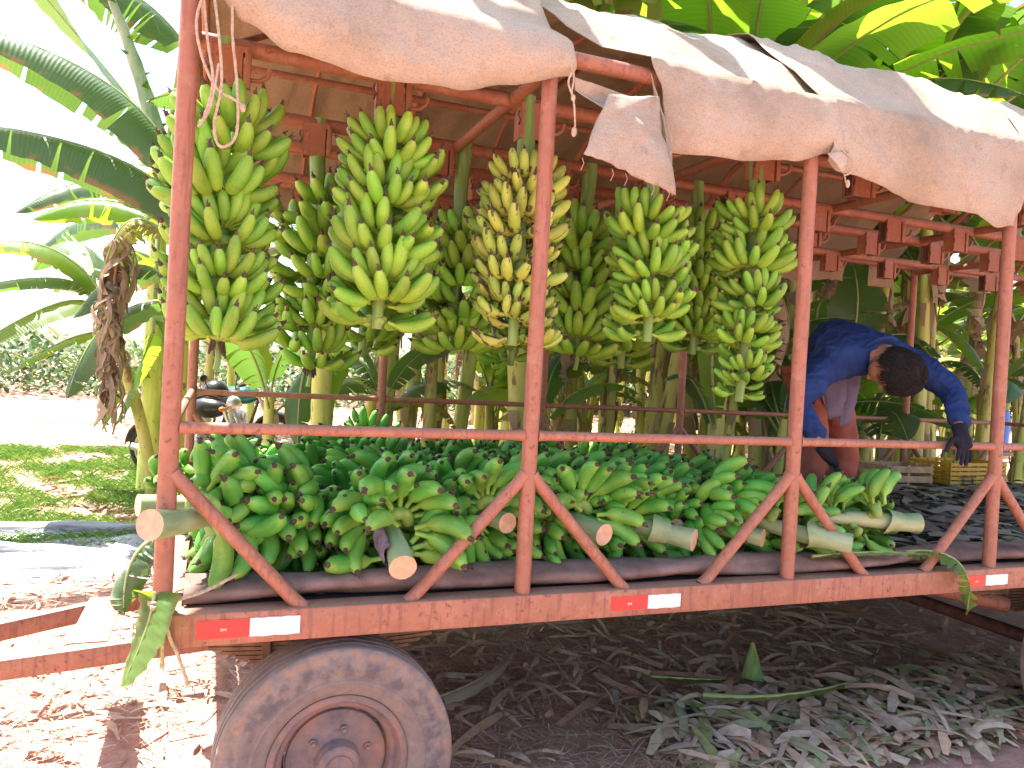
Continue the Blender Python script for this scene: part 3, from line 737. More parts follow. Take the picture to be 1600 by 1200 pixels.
# ------------------------------------------------------------------ ropes
def rope(name,label,strands,r=.0045,knot=None):
    mb=MB()
    for s in strands:
        P=[Vector(p) for p in s]; Q=[]
        for i in range(len(P)-1):
            p0=P[max(0,i-1)];p1=P[i];p2=P[i+1];p3=P[min(len(P)-1,i+2)]
            for k in range(6):
                t=k/6; Q.append(.5*((2*p1)+(-p0+p2)*t+(2*p0-5*p1+4*p2-p3)*t*t+(-p0+3*p1-3*p2+p3)*t**3))
        Q.append(P[-1]); Q=[q+Vector((nz(i*.9,1)*.0012,0,nz(i*.7,5)*.0012)) for i,q in enumerate(Q)]
        mb.tube(Q,[r*(1+.18*(i%2)) for i in range(len(Q))],6)
    for kx in (knot or []): mb.ball(kx[0],kx[1],0,6)
    return tag(mb.build(name,M_rope,None,angle=None),label,'rope')
rope('rope','loose pale twine loops dangling from the top of the front corner post',[
 [(.06,-.05,2.90),(.085,-.055,2.75),(.10,-.06,2.60),(.085,-.06,2.47),(.105,-.06,2.405),(.15,-.06,2.45),(.145,-.06,2.60),(.125,-.055,2.75),(.12,-.05,2.89)],
 [(.03,-.045,2.90),(.055,-.05,2.72),(.075,-.055,2.60),(.055,-.055,2.49),(.04,-.055,2.46),(.07,-.055,2.52),(.09,-.055,2.66)],
 [(.05,-.05,2.91),(.02,-.05,2.78),(.045,-.05,2.66),(.09,-.055,2.58),(.13,-.06,2.56),(.16,-.06,2.545)]],knot=[((.165,-.06,2.535),(.010,.008,.014))])
rope('rope','short twine with a tassel knot hanging beside the second post',[
 [(1.24,-.075,2.93),(1.255,-.09,2.88),(1.27,-.10,2.83),(1.265,-.10,2.77),(1.275,-.10,2.74),(1.285,-.10,2.66),(1.283,-.10,2.64)],
 [(1.26,-.10,2.84),(1.25,-.10,2.80),(1.272,-.10,2.755)]],.0035,knot=[((1.283,-.10,2.632),(.011,.009,.019)),((1.272,-.10,2.752),(.009,.008,.013))])
rope('rope','twine knotted round the foot of the front corner post',[
 [(-.034,-.02,.985),(0,-.038,.99),(.034,-.02,.98),(.02,.034,.985),(-.034,.01,.988),(-.02,-.036,.975),(.03,-.032,.99),(.12,-.01,1.01),(.22,.03,1.05)],
 [(-.03,-.03,.97),(.01,-.045,.965),(.012,-.055,.92),(.01,-.056,.86),(.012,-.056,.805)],
 [(.0,-.04,.985),(.016,-.054,.93),(.035,-.056,.87),(.055,-.056,.83),(.085,-.05,.74)]],.0055,knot=[((.004,-.048,.962),(.013,.011,.014)),((.012,-.056,.80),(.008,.007,.012)),((.086,-.05,.735),(.008,.007,.010))])
rope('rope','pale thread stretched under the right canvas hem',[[(2.52,-.09,2.76),(2.57,-.10,2.72),(2.56,-.10,2.67),(2.53,-.10,2.655)],[(2.545,-.07,2.69),(2.55,-.08,2.66),(2.56,-.08,2.63)]],.003,knot=[((2.565,-.085,2.628),(.010,.008,.018))])

# ------------------------------------------------------------------ rolled ground sheet on the bed edge
mb=MB(); N=220; n=22; V=[];F=[]
for i in range(N+1):
    x=.06+6.2*i/N; yc=.13+.025*nz(x*1.3,2)+.01*math.sin(x*4); r=.062+.018*nz(x*1.1,7); zc=.948+r*.55
    for k in range(n):
        a=2*math.pi*k/n; tw=x*5+a*2
        rr=r*(1+.16*math.sin(tw+3*nz(x*.9,3))+.20*nz(x*2.5,a*.9,4)+.08*nz(x*9,a*2,1))
        V.append((x,yc+rr*math.cos(a)*1.35,max(.9465,zc+rr*math.sin(a)*.62)))
for i in range(N):
    for k in range(n): F.append((i*n+k,(i+1)*n+k,(i+1)*n+(k+1)%n,i*n+(k+1)%n))
mb.add(V,F); tag(mb.build('rolled_sheet',M_rollcloth,None,angle=None),'long brown cloth rolled up along the near edge of the trailer bed','ground sheet')

# ------------------------------------------------------------------ terrain
def gh(x,y):
    t=min(max((y-4.6)/4.4,0),1); t=t*t*(3-2*t); h=.34*t+.018*max(0,y-9)
    h=min(h,.95)+.03*nz(x*.5,y*.5)*(1 if y>-1 else .3)+.012*nz(x*2.3,y*2.3,3)
    if -1<y<3.4 and x>-3: h=h*.35-.004
    return h
def sheet_grid(name,x0,x1,y0,y1,nx,ny,mat,zoff=0):
    xs=np.linspace(x0,x1,nx+1); ys=np.linspace(y0,y1,ny+1); V=[(x,y,gh(x,y)+zoff) for y in ys for x in xs]
    F=[(j*(nx+1)+i,j*(nx+1)+i+1,(j+1)*(nx+1)+i+1,(j+1)*(nx+1)+i) for j in range(ny) for i in range(nx)]
    mb=MB(); mb.add(V,F); return mb.build(name,mat,None,angle=None)
# one ground sheet: dense near, stretched far
def gcoords(n,near,far,c):
    out=[]
    for i in range(-n,n+1):
        t=i/n; out.append(c+math.copysign(near*abs(t)+far*abs(t)**5,t))
    return out
xs=gcoords(110,14,260,2.0); ys=gcoords(110,14,260,4.0)
V=[(x,y,gh(x,y)) for y in ys for x in xs]; n=len(xs)
F=[(j*n+i,j*n+i+1,(j+1)*n+i+1,(j+1)*n+i) for j in range(len(ys)-1) for i in range(n-1)]
mb=MB(); mb.add(V,F); G=mb.build('ground',M_ground,None,angle=None); G['kind']='structure'; G['label']='red earth strewn with dry leaves around the trailer'
# dirt track on the left, going back
mb=MB(); V=[];F=[]; N=50
for i in range(N+1):
    t=i/N; cx=-9+18*t; cy=12.2+.045*(cx+9)**2*.5+.35*cx*.5+2
    for k in range(7):
        w=(k/6-.5)*3.2*(1+.35*nz(t*14,k)); V.append((cx,cy+w,gh(cx,cy+w)+.012))
for i in range(N):
    for k in range(6): F.append((i*7+k,(i+1)*7+k,(i+1)*7+k+1,i*7+k+1))
mb.add(V,F); o=mb.build('dirt_track',M_road,None,angle=None); o['kind']='structure'; o['label']='pale sunlit dirt track crossing behind the trailer'

# ------------------------------------------------------------------ scattered strips (litter etc.) in numpy
def strips(name,mat,items,label,kind='stuff',seg=4):
    """items: list of (x,y,z,length,width,yaw,curl,pitch,roll,tint)"""
    A=np.array(items,dtype=np.float64); n=len(A)
    s=np.linspace(-.5,.5,seg+1)
    V=np.zeros((n,seg+1,2,3)); 
    x,y,z,L,w,yaw,curl,pit,rol,tint=[A[:,k][:,None] for k in range(10)]
    lx=s[None,:]*L; arch=curl*L*(.25-s[None,:]**2)*2; wiggle=.03*L*np.sin(s[None,:]*4+tint*40)
    wid=w*(1-(.05+.7*((tint*37)%1))*np.abs(2*s[None,:])**4)*(1+.25*np.sin(s[None,:]*9+tint*90))
    for q,sg in enumerate((-1,1)):
        ly=wiggle+sg*wid*.5*np.cos(rol+s[None,:]*curl*3); lz=arch+sg*wid*.5*np.sin(rol+s[None,:]*curl*3)+lx*np.sin(pit)
        V[:,:,q,0]=x+lx*np.cos(yaw)-ly*np.sin(yaw); V[:,:,q,1]=y+lx*np.sin(yaw)+ly*np.cos(yaw); V[:,:,q,2]=z+lz
    V=V.reshape(-1,3); base=(np.arange(n)*(seg+1)*2)[:,None]; k=np.arange(seg)[None,:]*2
    Fq=np.stack([base+k,base+k+2,base+k+3,base+k+1],-1).reshape(-1,4)
    me=bpy.data.meshes.new(name); me.vertices.add(len(V)); me.vertices.foreach_set('co',V.ravel().astype(np.float32))
    me.loops.add(len(Fq)*4); me.loops.foreach_set('vertex_index',Fq.ravel().astype(np.int32)); me.polygons.add(len(Fq))
    me.polygons.foreach_set('loop_start',np.arange(len(Fq),dtype=np.int32)*4); 
    try: me.polygons.foreach_set('loop_total',np.full(len(Fq),4,np.int32))
    except Exception: pass
    me.polygons.foreach_set('use_smooth',np.ones(len(Fq),bool)); me.update(calc_edges=True); me.validate()
    at=me.attributes.new('tint','FLOAT','POINT'); at.data.foreach_set('value',np.repeat(A[:,9],(seg+1)*2).astype(np.float32))
    me.materials.append(mat); o=link(name,me); o['kind']=kind; o['label']=label; return o
g=random.Random(99)
def litter_items(n,xr,yr,dens,Lr,wr,tr,zl=.0,hf=gh,curl=.25,rollr=.5):
    out=[]
    while len(out)<n:
        x=g.uniform(*xr); y=g.uniform(*yr)
        if g.random()>dens(x,y): continue
        L=g.uniform(*Lr)*g.choice([.5,.7,1,1]); w=g.uniform(*wr); 
        out.append((x,y,hf(x,y)+.008+g.random()*zl,L,w,g.uniform(0,6.28),g.uniform(-.05,curl),g.uniform(-.12,.12),g.uniform(-rollr,rollr),g.uniform(*tr)))
    return out
d0=lambda x,y: .25+.75*max(0,min(1,.55+nz(x*.8,y*.8,2)*1.6+(y-1.6)*.35))
it=litter_items(4000,(-2.6,6.5),(.1,7),d0,(.06,.30),(.006,.040),(.1,.9),.05)
it+=litter_items(16000,(-2.2,6.2),(.05,5.5),d0,(.05,.30),(.0018,.006),(.15,.85),.045,rollr=.2)
it+=litter_items(9000,(-1.5,16),(6,24),lambda x,y:1,(.12,.5),(.02,.075),(.1,1),.05)
it+=litter_items(5000,(-1,7),(1.0,6.0),lambda x,y:.8,(.03,.12),(.003,.010),(.0,.7),.03)
it+=litter_items(260,(.8,5),(.6,4.5),lambda x,y:.8,(.3,.75),(.02,.05),(.1,.6),.06,curl=.15)
# heap of torn grey-green strips in front of the wheels on the right
it+=litter_items(1500,(2.2,5.2),(.05,1.1),lambda x,y: max(0,1-((y-.45)/.55)**2),(.10,.45),(.018,.060),(.4,1.0),.10,curl=.25)
it+=litter_items(350,(1.5,5.0),(.9,2.3),lambda x,y:.8,(.12,.4),(.012,.035),(.3,.9),.06)
it+=litter_items(9000,(.6,5.0),(.1,3.2),lambda x,y:.9,(.04,.20),(.0016,.006),(.1,.85),.04,rollr=.2)
strips('leaf_litter',M_litter,it,'dry brown and grey banana leaf scraps littering the ground')
bedz=lambda x,y: .936
it=litter_items(2600,(2.9,7.0),(.28,2.6),lambda x,y: 1 if x>3.0+.1*y else .2,(.10,.4),(.02,.07),(0,.85),.07,hf=bedz,curl=.2)
it+=litter_items(500,(.1,3.0),(.22,.6),lambda x,y:1,(.1,.3),(.01,.04),(0,.6),.02,hf=bedz,curl=.15)
strips('bed_litter',M_bedlit,it,'dark dried leaf litter covering the bed right of the bananas')
# grass
it=[]
for _ in range(42000):
    x=g.uniform(-3.2,1.0); y=g.uniform(4.9,9.6)
    if nz(x*1.1,y*.9,8)+.33+.5*nz(x*3,y*3,2)-.10*abs(y-6.6)<g.uniform(0,.35): continue
    it.append((x,y,gh(x,y)+.03,g.uniform(.08,.20),g.uniform(.006,.012),g.uniform(0,6.28),g.uniform(.1,.5),R(g.uniform(35,85)),1.4,g.random()))
strips('grass',M_grass,it,'bright green grass tufts left of the trailer')
# scrub thicket far left, beyond the track
it=[]
for _ in range(13000):
    x=g.uniform(-12,14); y=g.uniform(19,27); hh=2.3*(.55+.45*nz(x*.6,y*.4,4)+.25*nz(x*1.7,y*1.3,2)); z=gh(x,y)+hh*g.random()**.8
    it.append((x,y,z,g.uniform(.12,.34),g.uniform(.05,.13),g.uniform(0,6.28),g.uniform(0,.5),R(g.uniform(-50,60)),g.uniform(-1,1),g.random()))
strips('thicket',M_bush,it,'low leafy thicket beyond the dirt track')

# ------------------------------------------------------------------ banana leaves and plants
def leaf_shape(mb,path,W_,droop,g,tear=.35,pet=.14,mi=0,mim=1,rib=.012,up=Vector((0,0,1)),droopvar=.25,cells=26,ragged=.05):
    """path: callable t->Vector"""
    P=[path(i/cells) for i in range(cells+1)]
    mb.tube([p for p in P],[rib*(1.5-1.25*i/cells) for i in range(cells+1)],6,mim)
    i0=int(cells*pet)
    def wid(t):
        t=(t-pet)/(1-pet); t=min(max(t,0),1); return W_*.5*min(1,(math.sin(math.pi*min(1,t*.92+.08))**.55)*(1.0-.15*t))
    for sg in (-1,1):
        i=i0; ang=droop
        while i<cells:
            ln=1+min(cells-i-1,int(g.expovariate(tear/1.6))) if tear>0 else cells-i
            j=min(cells,i+ln); ang=droop+g.uniform(-droopvar,droopvar); sq=g.uniform(.90,1.0)
            V=[];U=[]
            for q in range(i,j+1):
                t=q/cells; p=P[q]; tg=(P[min(cells,q+1)]-P[max(0,q-1)]).normalized(); side=tg.cross(up)
                if side.length<1e-3: side=Vector((0,1,0))
                side.normalize(); nrm=side.cross(tg).normalized()
                w=wid(t)
                cen=(i+j)/2/cells; sh=(cen-t)*.0
                for c in range(5):
                    v=c/4; a=-.22+(ang+.22)*min(1,v*1.5)+.35*v*ang*.5
                    # accumulate arc
                    if c==0: pos=p.copy()
                    else: pos=prev+ (side*sg*math.cos(a)-nrm*math.sin(a))*(w/4)
                    prev=pos.copy()
                    e=0
                    if c>0 and j-i<cells-1:
                        # pull the torn ends together: wedge shaped gaps
                        f=(q-(i+j)/2)/max(1,(j-i)/2); step=(P[1]-P[0]).length; pos=pos-tg*f*step*.30*v
                    if c==4: pos=pos+(pos-p)*g.uniform(-ragged,ragged)
                    V.append(pos+nrm*.004*math.sin(q*2.1+c)); 
            F=[];UV=[]
            for q in range(j-i):
                for c in range(4):
                    a=q*5+c; fc=(a,a+5,a+6,a+1) if sg>0 else (a,a+1,a+6,a+5)
                    uvq={a:((i+q)/cells,c/4),a+5:((i+q+1)/cells,c/4),a+6:((i+q+1)/cells,(c+1)/4),a+1:((i+q)/cells,(c+1)/4)}
                    F.append(fc); UV.append([uvq[k] for k in fc])
            mb.add(V,F,mi,UV); i=j
def arc_path(L,e0,bend,wob=0):
    N=40; pts=[Vector((0,0,0))]; 
    for i in range(N):
        t=(i+.5)/N; a=e0-bend*t**1.4; pts.append(pts[-1]+Vector((math.cos(a),wob*math.sin(t*3),math.sin(a)))*(L/N))
    def f(t):
        k=min(N-1,max(0,int(t*N))); return pts[k].lerp(pts[k+1],t*N-k)
    return f
LEAVES=[]
for s in range(12):
    g=random.Random(500+s); mb=MB(); L=g.uniform(1.9,2.5); e0=R([62,70,55,78,48,66,40,72,30,80,58,50][s]); bend=R(g.uniform(50,115))
    leaf_shape(mb,arc_path(L,e0,bend,g.uniform(-.12,.12)),g.uniform(.50,.66),g.uniform(.15,.85),g,tear=[.25,.5,.15,.35,.7,.3,.6,.1,.45,.08,.9,.5][s],pet=.16)
    LEAVES.append(mb.mesh('leaf',[[M_leaf,M_leafd,M_leaf][s%3],M_mid]))
LEAFDRY=[]
for s in range(4):
    g=random.Random(700+s); mb=MB(); 
    leaf_shape(mb,arc_path(g.uniform(1.2,1.7),R(20),R(130),.1),.34,1.1,g,tear=.9,pet=.1,droopvar=.6,ragged=.3); LEAFDRY.append(mb.mesh('dry_leaf',[M_leafdry,M_middry]))
LEAFY=[]
for s in range(2):
    g=random.Random(760+s); mb=MB(); leaf_shape(mb,arc_path(1.9,R(35),R(115),.1),.46,.8,g,tear=.6,pet=.14); LEAFY.append(mb.mesh('leaf',[M_leafy,M_mid]))
def stem_mesh(seed,h,r0,r1,lean):
    g=random.Random(seed); mb=MB(); N=14; n=18; V=[];F=[]
    for i in range(N+1):
        t=i/N; r=r0+(r1-r0)*t**.8+(.03*(1-t)**8); cx=lean[0]*t*t; cy=lean[1]*t*t
        for k in range(n):
            a=2*math.pi*k/n; rr=r*(1+.05*math.sin(3*a+t*2+seed)+.05*nz(a*1.3,t*4,seed)); V.append((cx+rr*math.cos(a),cy+rr*math.sin(a),h*t-.1*(1-t)))
    for i in range(N):
        for k in range(n): F.append((i*n+k,i*n+(k+1)%n,(i+1)*n+(k+1)%n,(i+1)*n+k))
    mb.add(V,F,0)
    for q in range(12):   # hanging dry sheath strips
        a=g.uniform(0,6.28); z=h*g.uniform(.25,.95); L=g.uniform(.2,.6); r=r0+(r1-r0)*(z/h)**.8+.012; w=g.uniform(.03,.09); V=[]
        for i in range(6):
            t=i/5; rr=r+.03*t+.03*math.sin(t*5+q); zz=z-L*t; f=(zz/h)**2 if zz>0 else 0
            for sg in(-1,1):
                aa=a+sg*w/r*(1-t*.6)*.5; V.append((lean[0]*f+rr*math.cos(aa),lean[1]*f+rr*math.sin(aa),zz))
        mb.add(V,[(2*i,2*i+2,2*i+3,2*i+1) for i in range(5)],1)
    return mb.mesh('pseudostem',[M_stem,M_leafdry]),(lean[0],lean[1],h)
STEMS=[stem_mesh(s,h,r,r*.62,ln) for s,h,r,ln in [(1,3.1,.098,(.15,0)),(2,2.7,.088,(-.2,.1)),(3,3.4,.105,(.05,-.1)),(4,2.4,.08,(.25,.1)),(5,3.0,.092,(-.05,.2))]]
YOUNG=[stem_mesh(8,1.1,.07,.045,(.05,0)),stem_mesh(9,1.5,.08,.05,(-.08,0))]
PG='banana plants growing behind the trailer'
def plant(x,y,label,seed,nl=8,young=False,sc=1.0,group=PG,dry=2,avoid=None,stem=None):
    g=random.Random(seed*31+5); me,(tx,ty,tz)=(YOUNG if young else STEMS)[(stem if stem is not None else seed)%(2 if young else 5)]
    e=thing('banana_plant',label,'banana plant',(x,y,gh(x,y)-.02),group); e.rotation_euler=(R(g.uniform(-5,5)),R(g.uniform(-6,6)),0 if stem is not None else g.uniform(0,6.28)); e.scale=(sc,sc,sc)
    kr=.70 if sc>1.15 else .9; tx*=kr; ty*=kr; link('pseudostem',me,e,M=Matrix.Diagonal((kr,kr,1,1)))
    a0=g.uniform(0,360)
    for k in range(nl):
        s=g.uniform(.8,1.15)*(.55 if young else 1); a=a0+k*137.5+g.uniform(-15,15)
        tp=k/max(1,nl-1)   # 0 = youngest, upright
        me2=LEAVES[[9,3,7,1,5,0,10,2,4,6,11,8][min(11,int(tp*8)+g.choice([0,1,2]))]]
        if k>=nl-2 and g.random()<.3: me2=g.choice(LEAFY)
        M=Matrix.Translation((tx,ty,tz-.04-.10*tp))@Matrix.Rotation(R(a),4,'Z')@Matrix.Rotation(R(g.uniform(-10,12)),4,'Y')@Matrix.Rotation(R(g.uniform(-25,25)),4,'X')@Matrix.Scale(s,4)
        link('leaf',me2,e,M=M)
    for k in range(dry):
        M=Matrix.Translation((tx*.9,ty*.9,tz-.25-.15*k))@Matrix.Rotation(R(g.uniform(0,360)),4,'Z')@Matrix.Rotation(R(25),4,'Y')@Matrix.Scale(g.uniform(.6,1)*(.5 if young else 1),4)
        link('dry_leaf',g.choice(LEAFDRY),e,M=M)
    return e
PL=[
 (1.48,5.1,'banana plant left of a tight stem clump behind the bananas',0,7),(1.62,4.72,'thick pale stemmed banana plant at the left of the stem clump',2,6),
 (1.98,5.2,'banana plant in the middle of the stem clump left of the second post',4,7),(2.02,4.55,'tall nearest banana plant of the stem clump behind the load',1,7),
 (2.27,4.9,'banana plant right of centre in the stem clump',3,6),(2.52,5.3,'rightmost banana plant of the stem clump behind the load',0,7),
 (4.13,6.53,'banana plant seen just right of the second post',2,7),(3.85,5.03,'banana plant with a stout stem behind the flap bunch',4,7),
 (4.48,5.86,'second stout banana plant behind the flap bunch',1,7),(4.02,4.55,'slim near banana plant left of the leaning stem',3,6),
 (4.45,4.5,'banana plant with a leaning bare stem behind the flap bunch',0,7),(5.43,4.95,'banana plant with pale thin stem left of the thick one',4,6),
 (4.50,3.45,'thick yellow-green stem standing right behind the tapering bunch',2,6),(6.26,4.63,'banana plant behind the third post',1,7),
 (5.95,3.95,'banana plant left of the worker, close behind the trailer',3,7),(7.16,4.28,'banana plant directly behind the worker',0,7),
 (7.77,4.75,'banana plant right of the worker in the second line',2,7),(7.45,3.75,'thick banana stem just right of the bent worker',4,7),
 (8.16,4.1,'banana plant behind the outstretched arm',1,7),(8.05,3.5,'thick banana stem left of the fourth post',2,7),
 (9.83,4.32,'banana plant at the right picture edge beyond the last post',3,7),
 (.48,11.15,'banana plant in a small clump beyond the motorcycles',0,6),(.78,12.1,'paler banana plant in the small clump beyond the motorcycles',1,6),(.04,10.4,'leaning banana plant beyond the parked motorcycles',4,6)]
for i,(x,y,lab,st,nl) in enumerate(PL): plant(x,y,lab,i+1,nl+2,stem=st,dry=1 if i%2 else 2,sc=(1.28 if i<21 else 1.0)+.08*((i*7)%3-1))
for i,(x,y,lab) in enumerate([(3.1,5.9,'young banana plant in the gap right of the stem clump'),(4.9,3.9,'young banana sucker beside the thick yellow-green stem'),(5.35,3.55,'young banana plant with a broad leaf left of the worker'),(5.9,3.5,'young banana plant behind the blue-jacketed back'),(6.75,3.6,'young banana sucker behind the head of the worker'),(7.0,4.9,'young banana plant deep behind the worker'),(3.35,4.6,'young banana sucker near the second post'),(8.9,4.2,'young banana plant near the right edge of the picture'),(.62,4.3,'small banana sucker with a folded leaf behind the first bay')]):
    plant(x,y,lab,80+i,5,young=True,sc=1.15+.1*(i%3),dry=0)
g=random.Random(77); k=0; pts=[]
while k<84:
    x=g.uniform(2.2,22); y=g.uniform(7.4,19)
    if x<2.2+.32*(y-7) : continue
    if any((x-a)**2+(y-b)**2<.55 for a,b in pts): continue
    pts.append((x,y)); k+=1
    plant(x,y,'slim far banana plant in the dim rows behind the trailer',100+k,4,sc=g.uniform(.8,1.05),group='far rows of banana plants',dry=1)
LONG=[]
for s in range(3):
    g=random.Random(820+s); mb=MB(); leaf_shape(mb,arc_path(2.55+.15*s,R(50),R(72),.08),.52,.35,g,tear=[.45,.8,.3][s],pet=.15); LONG.append(mb.mesh('leaf',[M_leaf,M_mid]))
OVER=[(4.15,3.9,'banana plant close behind the trailer, right of the leaning stem',1.45,3),(1.02,3.75,'thick shaded banana stem close behind the leftmost bunches',1.42,0),(2.8,3.7,'thick banana stem close behind the flap bunch',1.45,2),(5.35,3.75,'tall banana plant leaning its leaves over the right canvas',1.5,4),(6.9,3.35,'tall banana plant near the wooden crate, leaves over the canvas',1.5,1)]
for i,(x,y,lab,sc,st) in enumerate(OVER):
    e=plant(x,y,lab,400+i,9,sc=sc,stem=st,dry=1)
    for k,(az,ty_) in enumerate([(-100,-.05),(-66,-.12),(-135,-.1)]):
        link('leaf',LONG[(k+i)%3],e,M=Matrix.Translation((STEMS[st][1][0],STEMS[st][1][1],STEMS[st][1][2]-.06))@Matrix.Rotation(R(az),4,'Z')@Matrix.Rotation(ty_+.12,4,'Y')@Matrix.Scale(1.0,4))
TALL=[(12.5,5.2),(10.8,9.5),(3.4,5.4),(5.9,5.1),(8.6,4.9),(5.2,6.8),(6.9,7.0),(8.8,6.6),(10.4,5.4),(3.9,7.4),(11.6,7.5),(9.6,8.4),(7.6,9.2)]
for i,(x,y) in enumerate(TALL):
    plant(x,y,'tall banana plant whose crown shows above the right half of the roof',300+i,10,sc=1.45+.1*(i%3),group='tall banana plants rising above the roof',dry=2)
g=random.Random(1234); k=0
while k<34:
    x=g.uniform(2.6,13); y=g.uniform(5.2,8.5)
    if x<2.6+.3*(y-5) or any((x-a)**2+(y-b)**2<.30 for a,b in pts) : continue
    pts.append((x,y)); k+=1
    plant(x,y,'thin sunlit banana plant in the middle rows behind the trailer',1000+k,2,sc=g.uniform(.85,1.1),group='middle rows of thin banana plants',dry=1)
g=random.Random(4321); k=0; sp=[]
while k<15:
    x=g.uniform(1.2,12); y=g.uniform(3.9,8.5)
    if x<.9+.3*(y-4) or any((x-a)**2+(y-b)**2<.35 for a,b in sp): continue
    sp.append((x,y)); k+=1
    plant(x,y,'young banana sucker spreading low leaves between the stems behind the trailer',2000+k,5,young=True,sc=g.uniform(.95,1.5),group='young suckers between the stems',dry=1 if k%3==0 else 0)
# very far plantation mass
it=[]
for _ in range(9000):
    x=g.uniform(2,75); y=g.uniform(20,34); 
    if x<(y-20)*.4+7: continue
    z=gh(x,y)+g.random()**.7*5.2+.2
    it.append((x,y,z,g.uniform(.6,1.8),g.uniform(.2,.5),g.uniform(0,6.28),g.uniform(-.6,.2),R(g.uniform(-60,60)),g.uniform(-1,1),g.random()))
strips('far_plantation',M_farleaf,it,'far dense mass of banana foliage closing the view')

# hero plants at the left: explicit leaves
def bez(a,b,c):
    a,b,c=Vector(a),Vector(b),Vector(c); b=2*b-.5*(a+c)
    return lambda t: a*(1-t)**2+b*2*t*(1-t)+c*t*t
def hero(name,label,base,top,r0,r1,leaves,seed):
    e=thing(name,label,'banana plant',base,PG); b=Vector(base); g=random.Random(seed)
    mb=MB(); t=Vector(top)-b; N=10; mb.tube([Vector((t.x*(i/N)**1.6,t.y*(i/N)**1.6,t.z*i/N-.05*(i==0))) for i in range(N+1)],[r0+(r1-r0)*(i/N) for i in range(N+1)],16); mb.build('pseudostem',M_stem,e)
    for (P,w,droop,tear,mt,pet) in leaves:
        mb=MB(); q=[Vector(p)-b for p in P]; start=Vector(top)-b; f0=bez(*q)
        # petiole from the crown to the blade
        leaf_shape(mb,f0,w,droop,g,tear=tear,pet=pet,rib=.014,cells=30,droopvar=.12 if mt!=3 else .5,ragged=.04 if mt!=3 else .3)
        mb.tube([start,(start+q[0])/2+Vector((0,0,.04)),q[0]],[.03,.025,.02],7,1)
        mb.build('dry_leaf' if mt==3 else 'leaf',[[M_leafd,M_leaf,M_leafy,M_leafdry][mt],M_middry if mt==3 else M_mid],e,angle=None)
    return e
HERO1=hero('banana_plant','tall banana plant whose long torn leaves arch out at the upper left',(-.2,5.5,gh(-.2,5.5)),(-.18,5.2,2.95),.12,.07,[
 ([(-.19,4.58,3.23),(-.89,4.65,4.02),(-2.3,4.5,4.25)],.86,1.15,.22,0,.02),
 ([(-.10,4.54,2.88),(-.86,4.63,3.41),(-2.3,4.5,3.42)],.86,1.15,.22,0,.02),
 ([(-.39,5.08,2.96),(-.93,5.3,3.12),(-1.42,5.27,2.87)],.58,1.0,.2,1,.05),
 ([(-.34,4.85,2.83),(-.63,4.96,2.90),(-.79,4.91,2.50)],.55,1.1,.5,2,.05),
 ([(-.34,5.06,2.47),(-.69,5.19,2.50),(-1.06,5.2,2.03)],.62,.9,.25,0,.05),
 ([(-.36,5.28,2.25),(-.85,5.49,1.98),(-1.1,5.34,1.30)],.55,.7,.2,0,.05),
 ([(-.1,5.2,3.1),(.5,4.9,3.7),(1.1,4.6,3.4)],.6,.6,.3,1,.1),
 ([(-.2,5.4,3.1),(-.3,6.2,3.9),(-.6,7.0,3.8)],.6,.6,.3,1,.1),
 ],1)
hero('banana_plant','banana plant with glossy spreading leaves left of the corner post',(-.42,6.5,gh(-.42,6.5)),(-.92,5.98,2.15),.07,.05,[
 ([(-.95,5.94,2.34),(-1.49,5.94,2.74),(-2.2,5.7,2.56)],.52,.75,.3,1,.02),
 ([(-1.04,5.97,2.31),(-1.47,5.93,2.42),(-2.3,5.69,2.12)],.5,.6,.25,0,.02),
 ([(-1.04,5.97,2.21),(-1.41,5.68,2.10),(-2.1,5.43,1.50)],.55,.5,.2,1,.02),
 ([(-.96,5.94,1.93),(-1.27,5.84,1.80),(-1.65,5.74,1.50)],.34,.5,.2,1,.05),
 ([(-.98,6.0,2.3),(-.75,6.3,2.8),(-.4,6.6,2.6)],.5,.5,.3,1,.1),
 ([(-1.0,6.1,2.3),(-1.3,6.8,2.9),(-1.8,7.4,2.6)],.5,.5,.3,0,.1)],2)
hero('banana_plant','banana plant with dark broad leaves against the white sky, top left',(-.5,6.9,gh(-.5,6.9)),(-.5,6.7,3.4),.12,.08,[
 ([(-.66,6.28,4.20),(-1.34,6.56,5.0),(-1.95,6.32,5.6)],.62,.12,.0,0,.03),
 ([(-.30,5.64,4.80),(-.78,5.59,5.15),(-1.3,5.42,5.1)],.95,1.2,.5,0,.02),
 ([(-.2,6.5,3.9),(.4,6.3,4.9),(.9,6.0,5.0)],.7,.8,.4,0,.1),
 ([(-.5,6.7,3.6),(-.2,6.6,4.6),(-.1,6.3,5.4)],.6,.3,.1,1,.1),
 ([(-.47,6.17,1.98),(-.60,6.22,1.57),(-.78,6.18,1.0)],.42,.4,.2,1,.05),
 ([(-.55,6.5,3.3),(-1.1,6.4,3.5),(-1.75,6.2,3.05)],.6,1.0,.4,0,.1),
 ([(-.6,6.9,3.1),(-1.2,7.4,3.3),(-1.9,7.8,2.8)],.6,1.0,.4,0,.1)],3)
hero('banana_plant','young banana plant with upright folded leaf behind the corner post',(-.46,7.0,gh(-.46,7)),(-.42,6.9,1.5),.09,.06,[
 ([(-.42,6.9,1.45),(-.45,6.8,1.9),(-.55,6.6,2.3)],.35,-.3,.1,1,.05),
 ([(-.42,6.9,1.45),(-.75,6.7,1.55),(-.95,6.6,.9)],.36,.8,.3,1,.05),
 ([(-.42,6.9,1.5),(-.1,6.8,2.0),(.2,6.6,1.9)],.35,.3,.2,1,.05)],4)
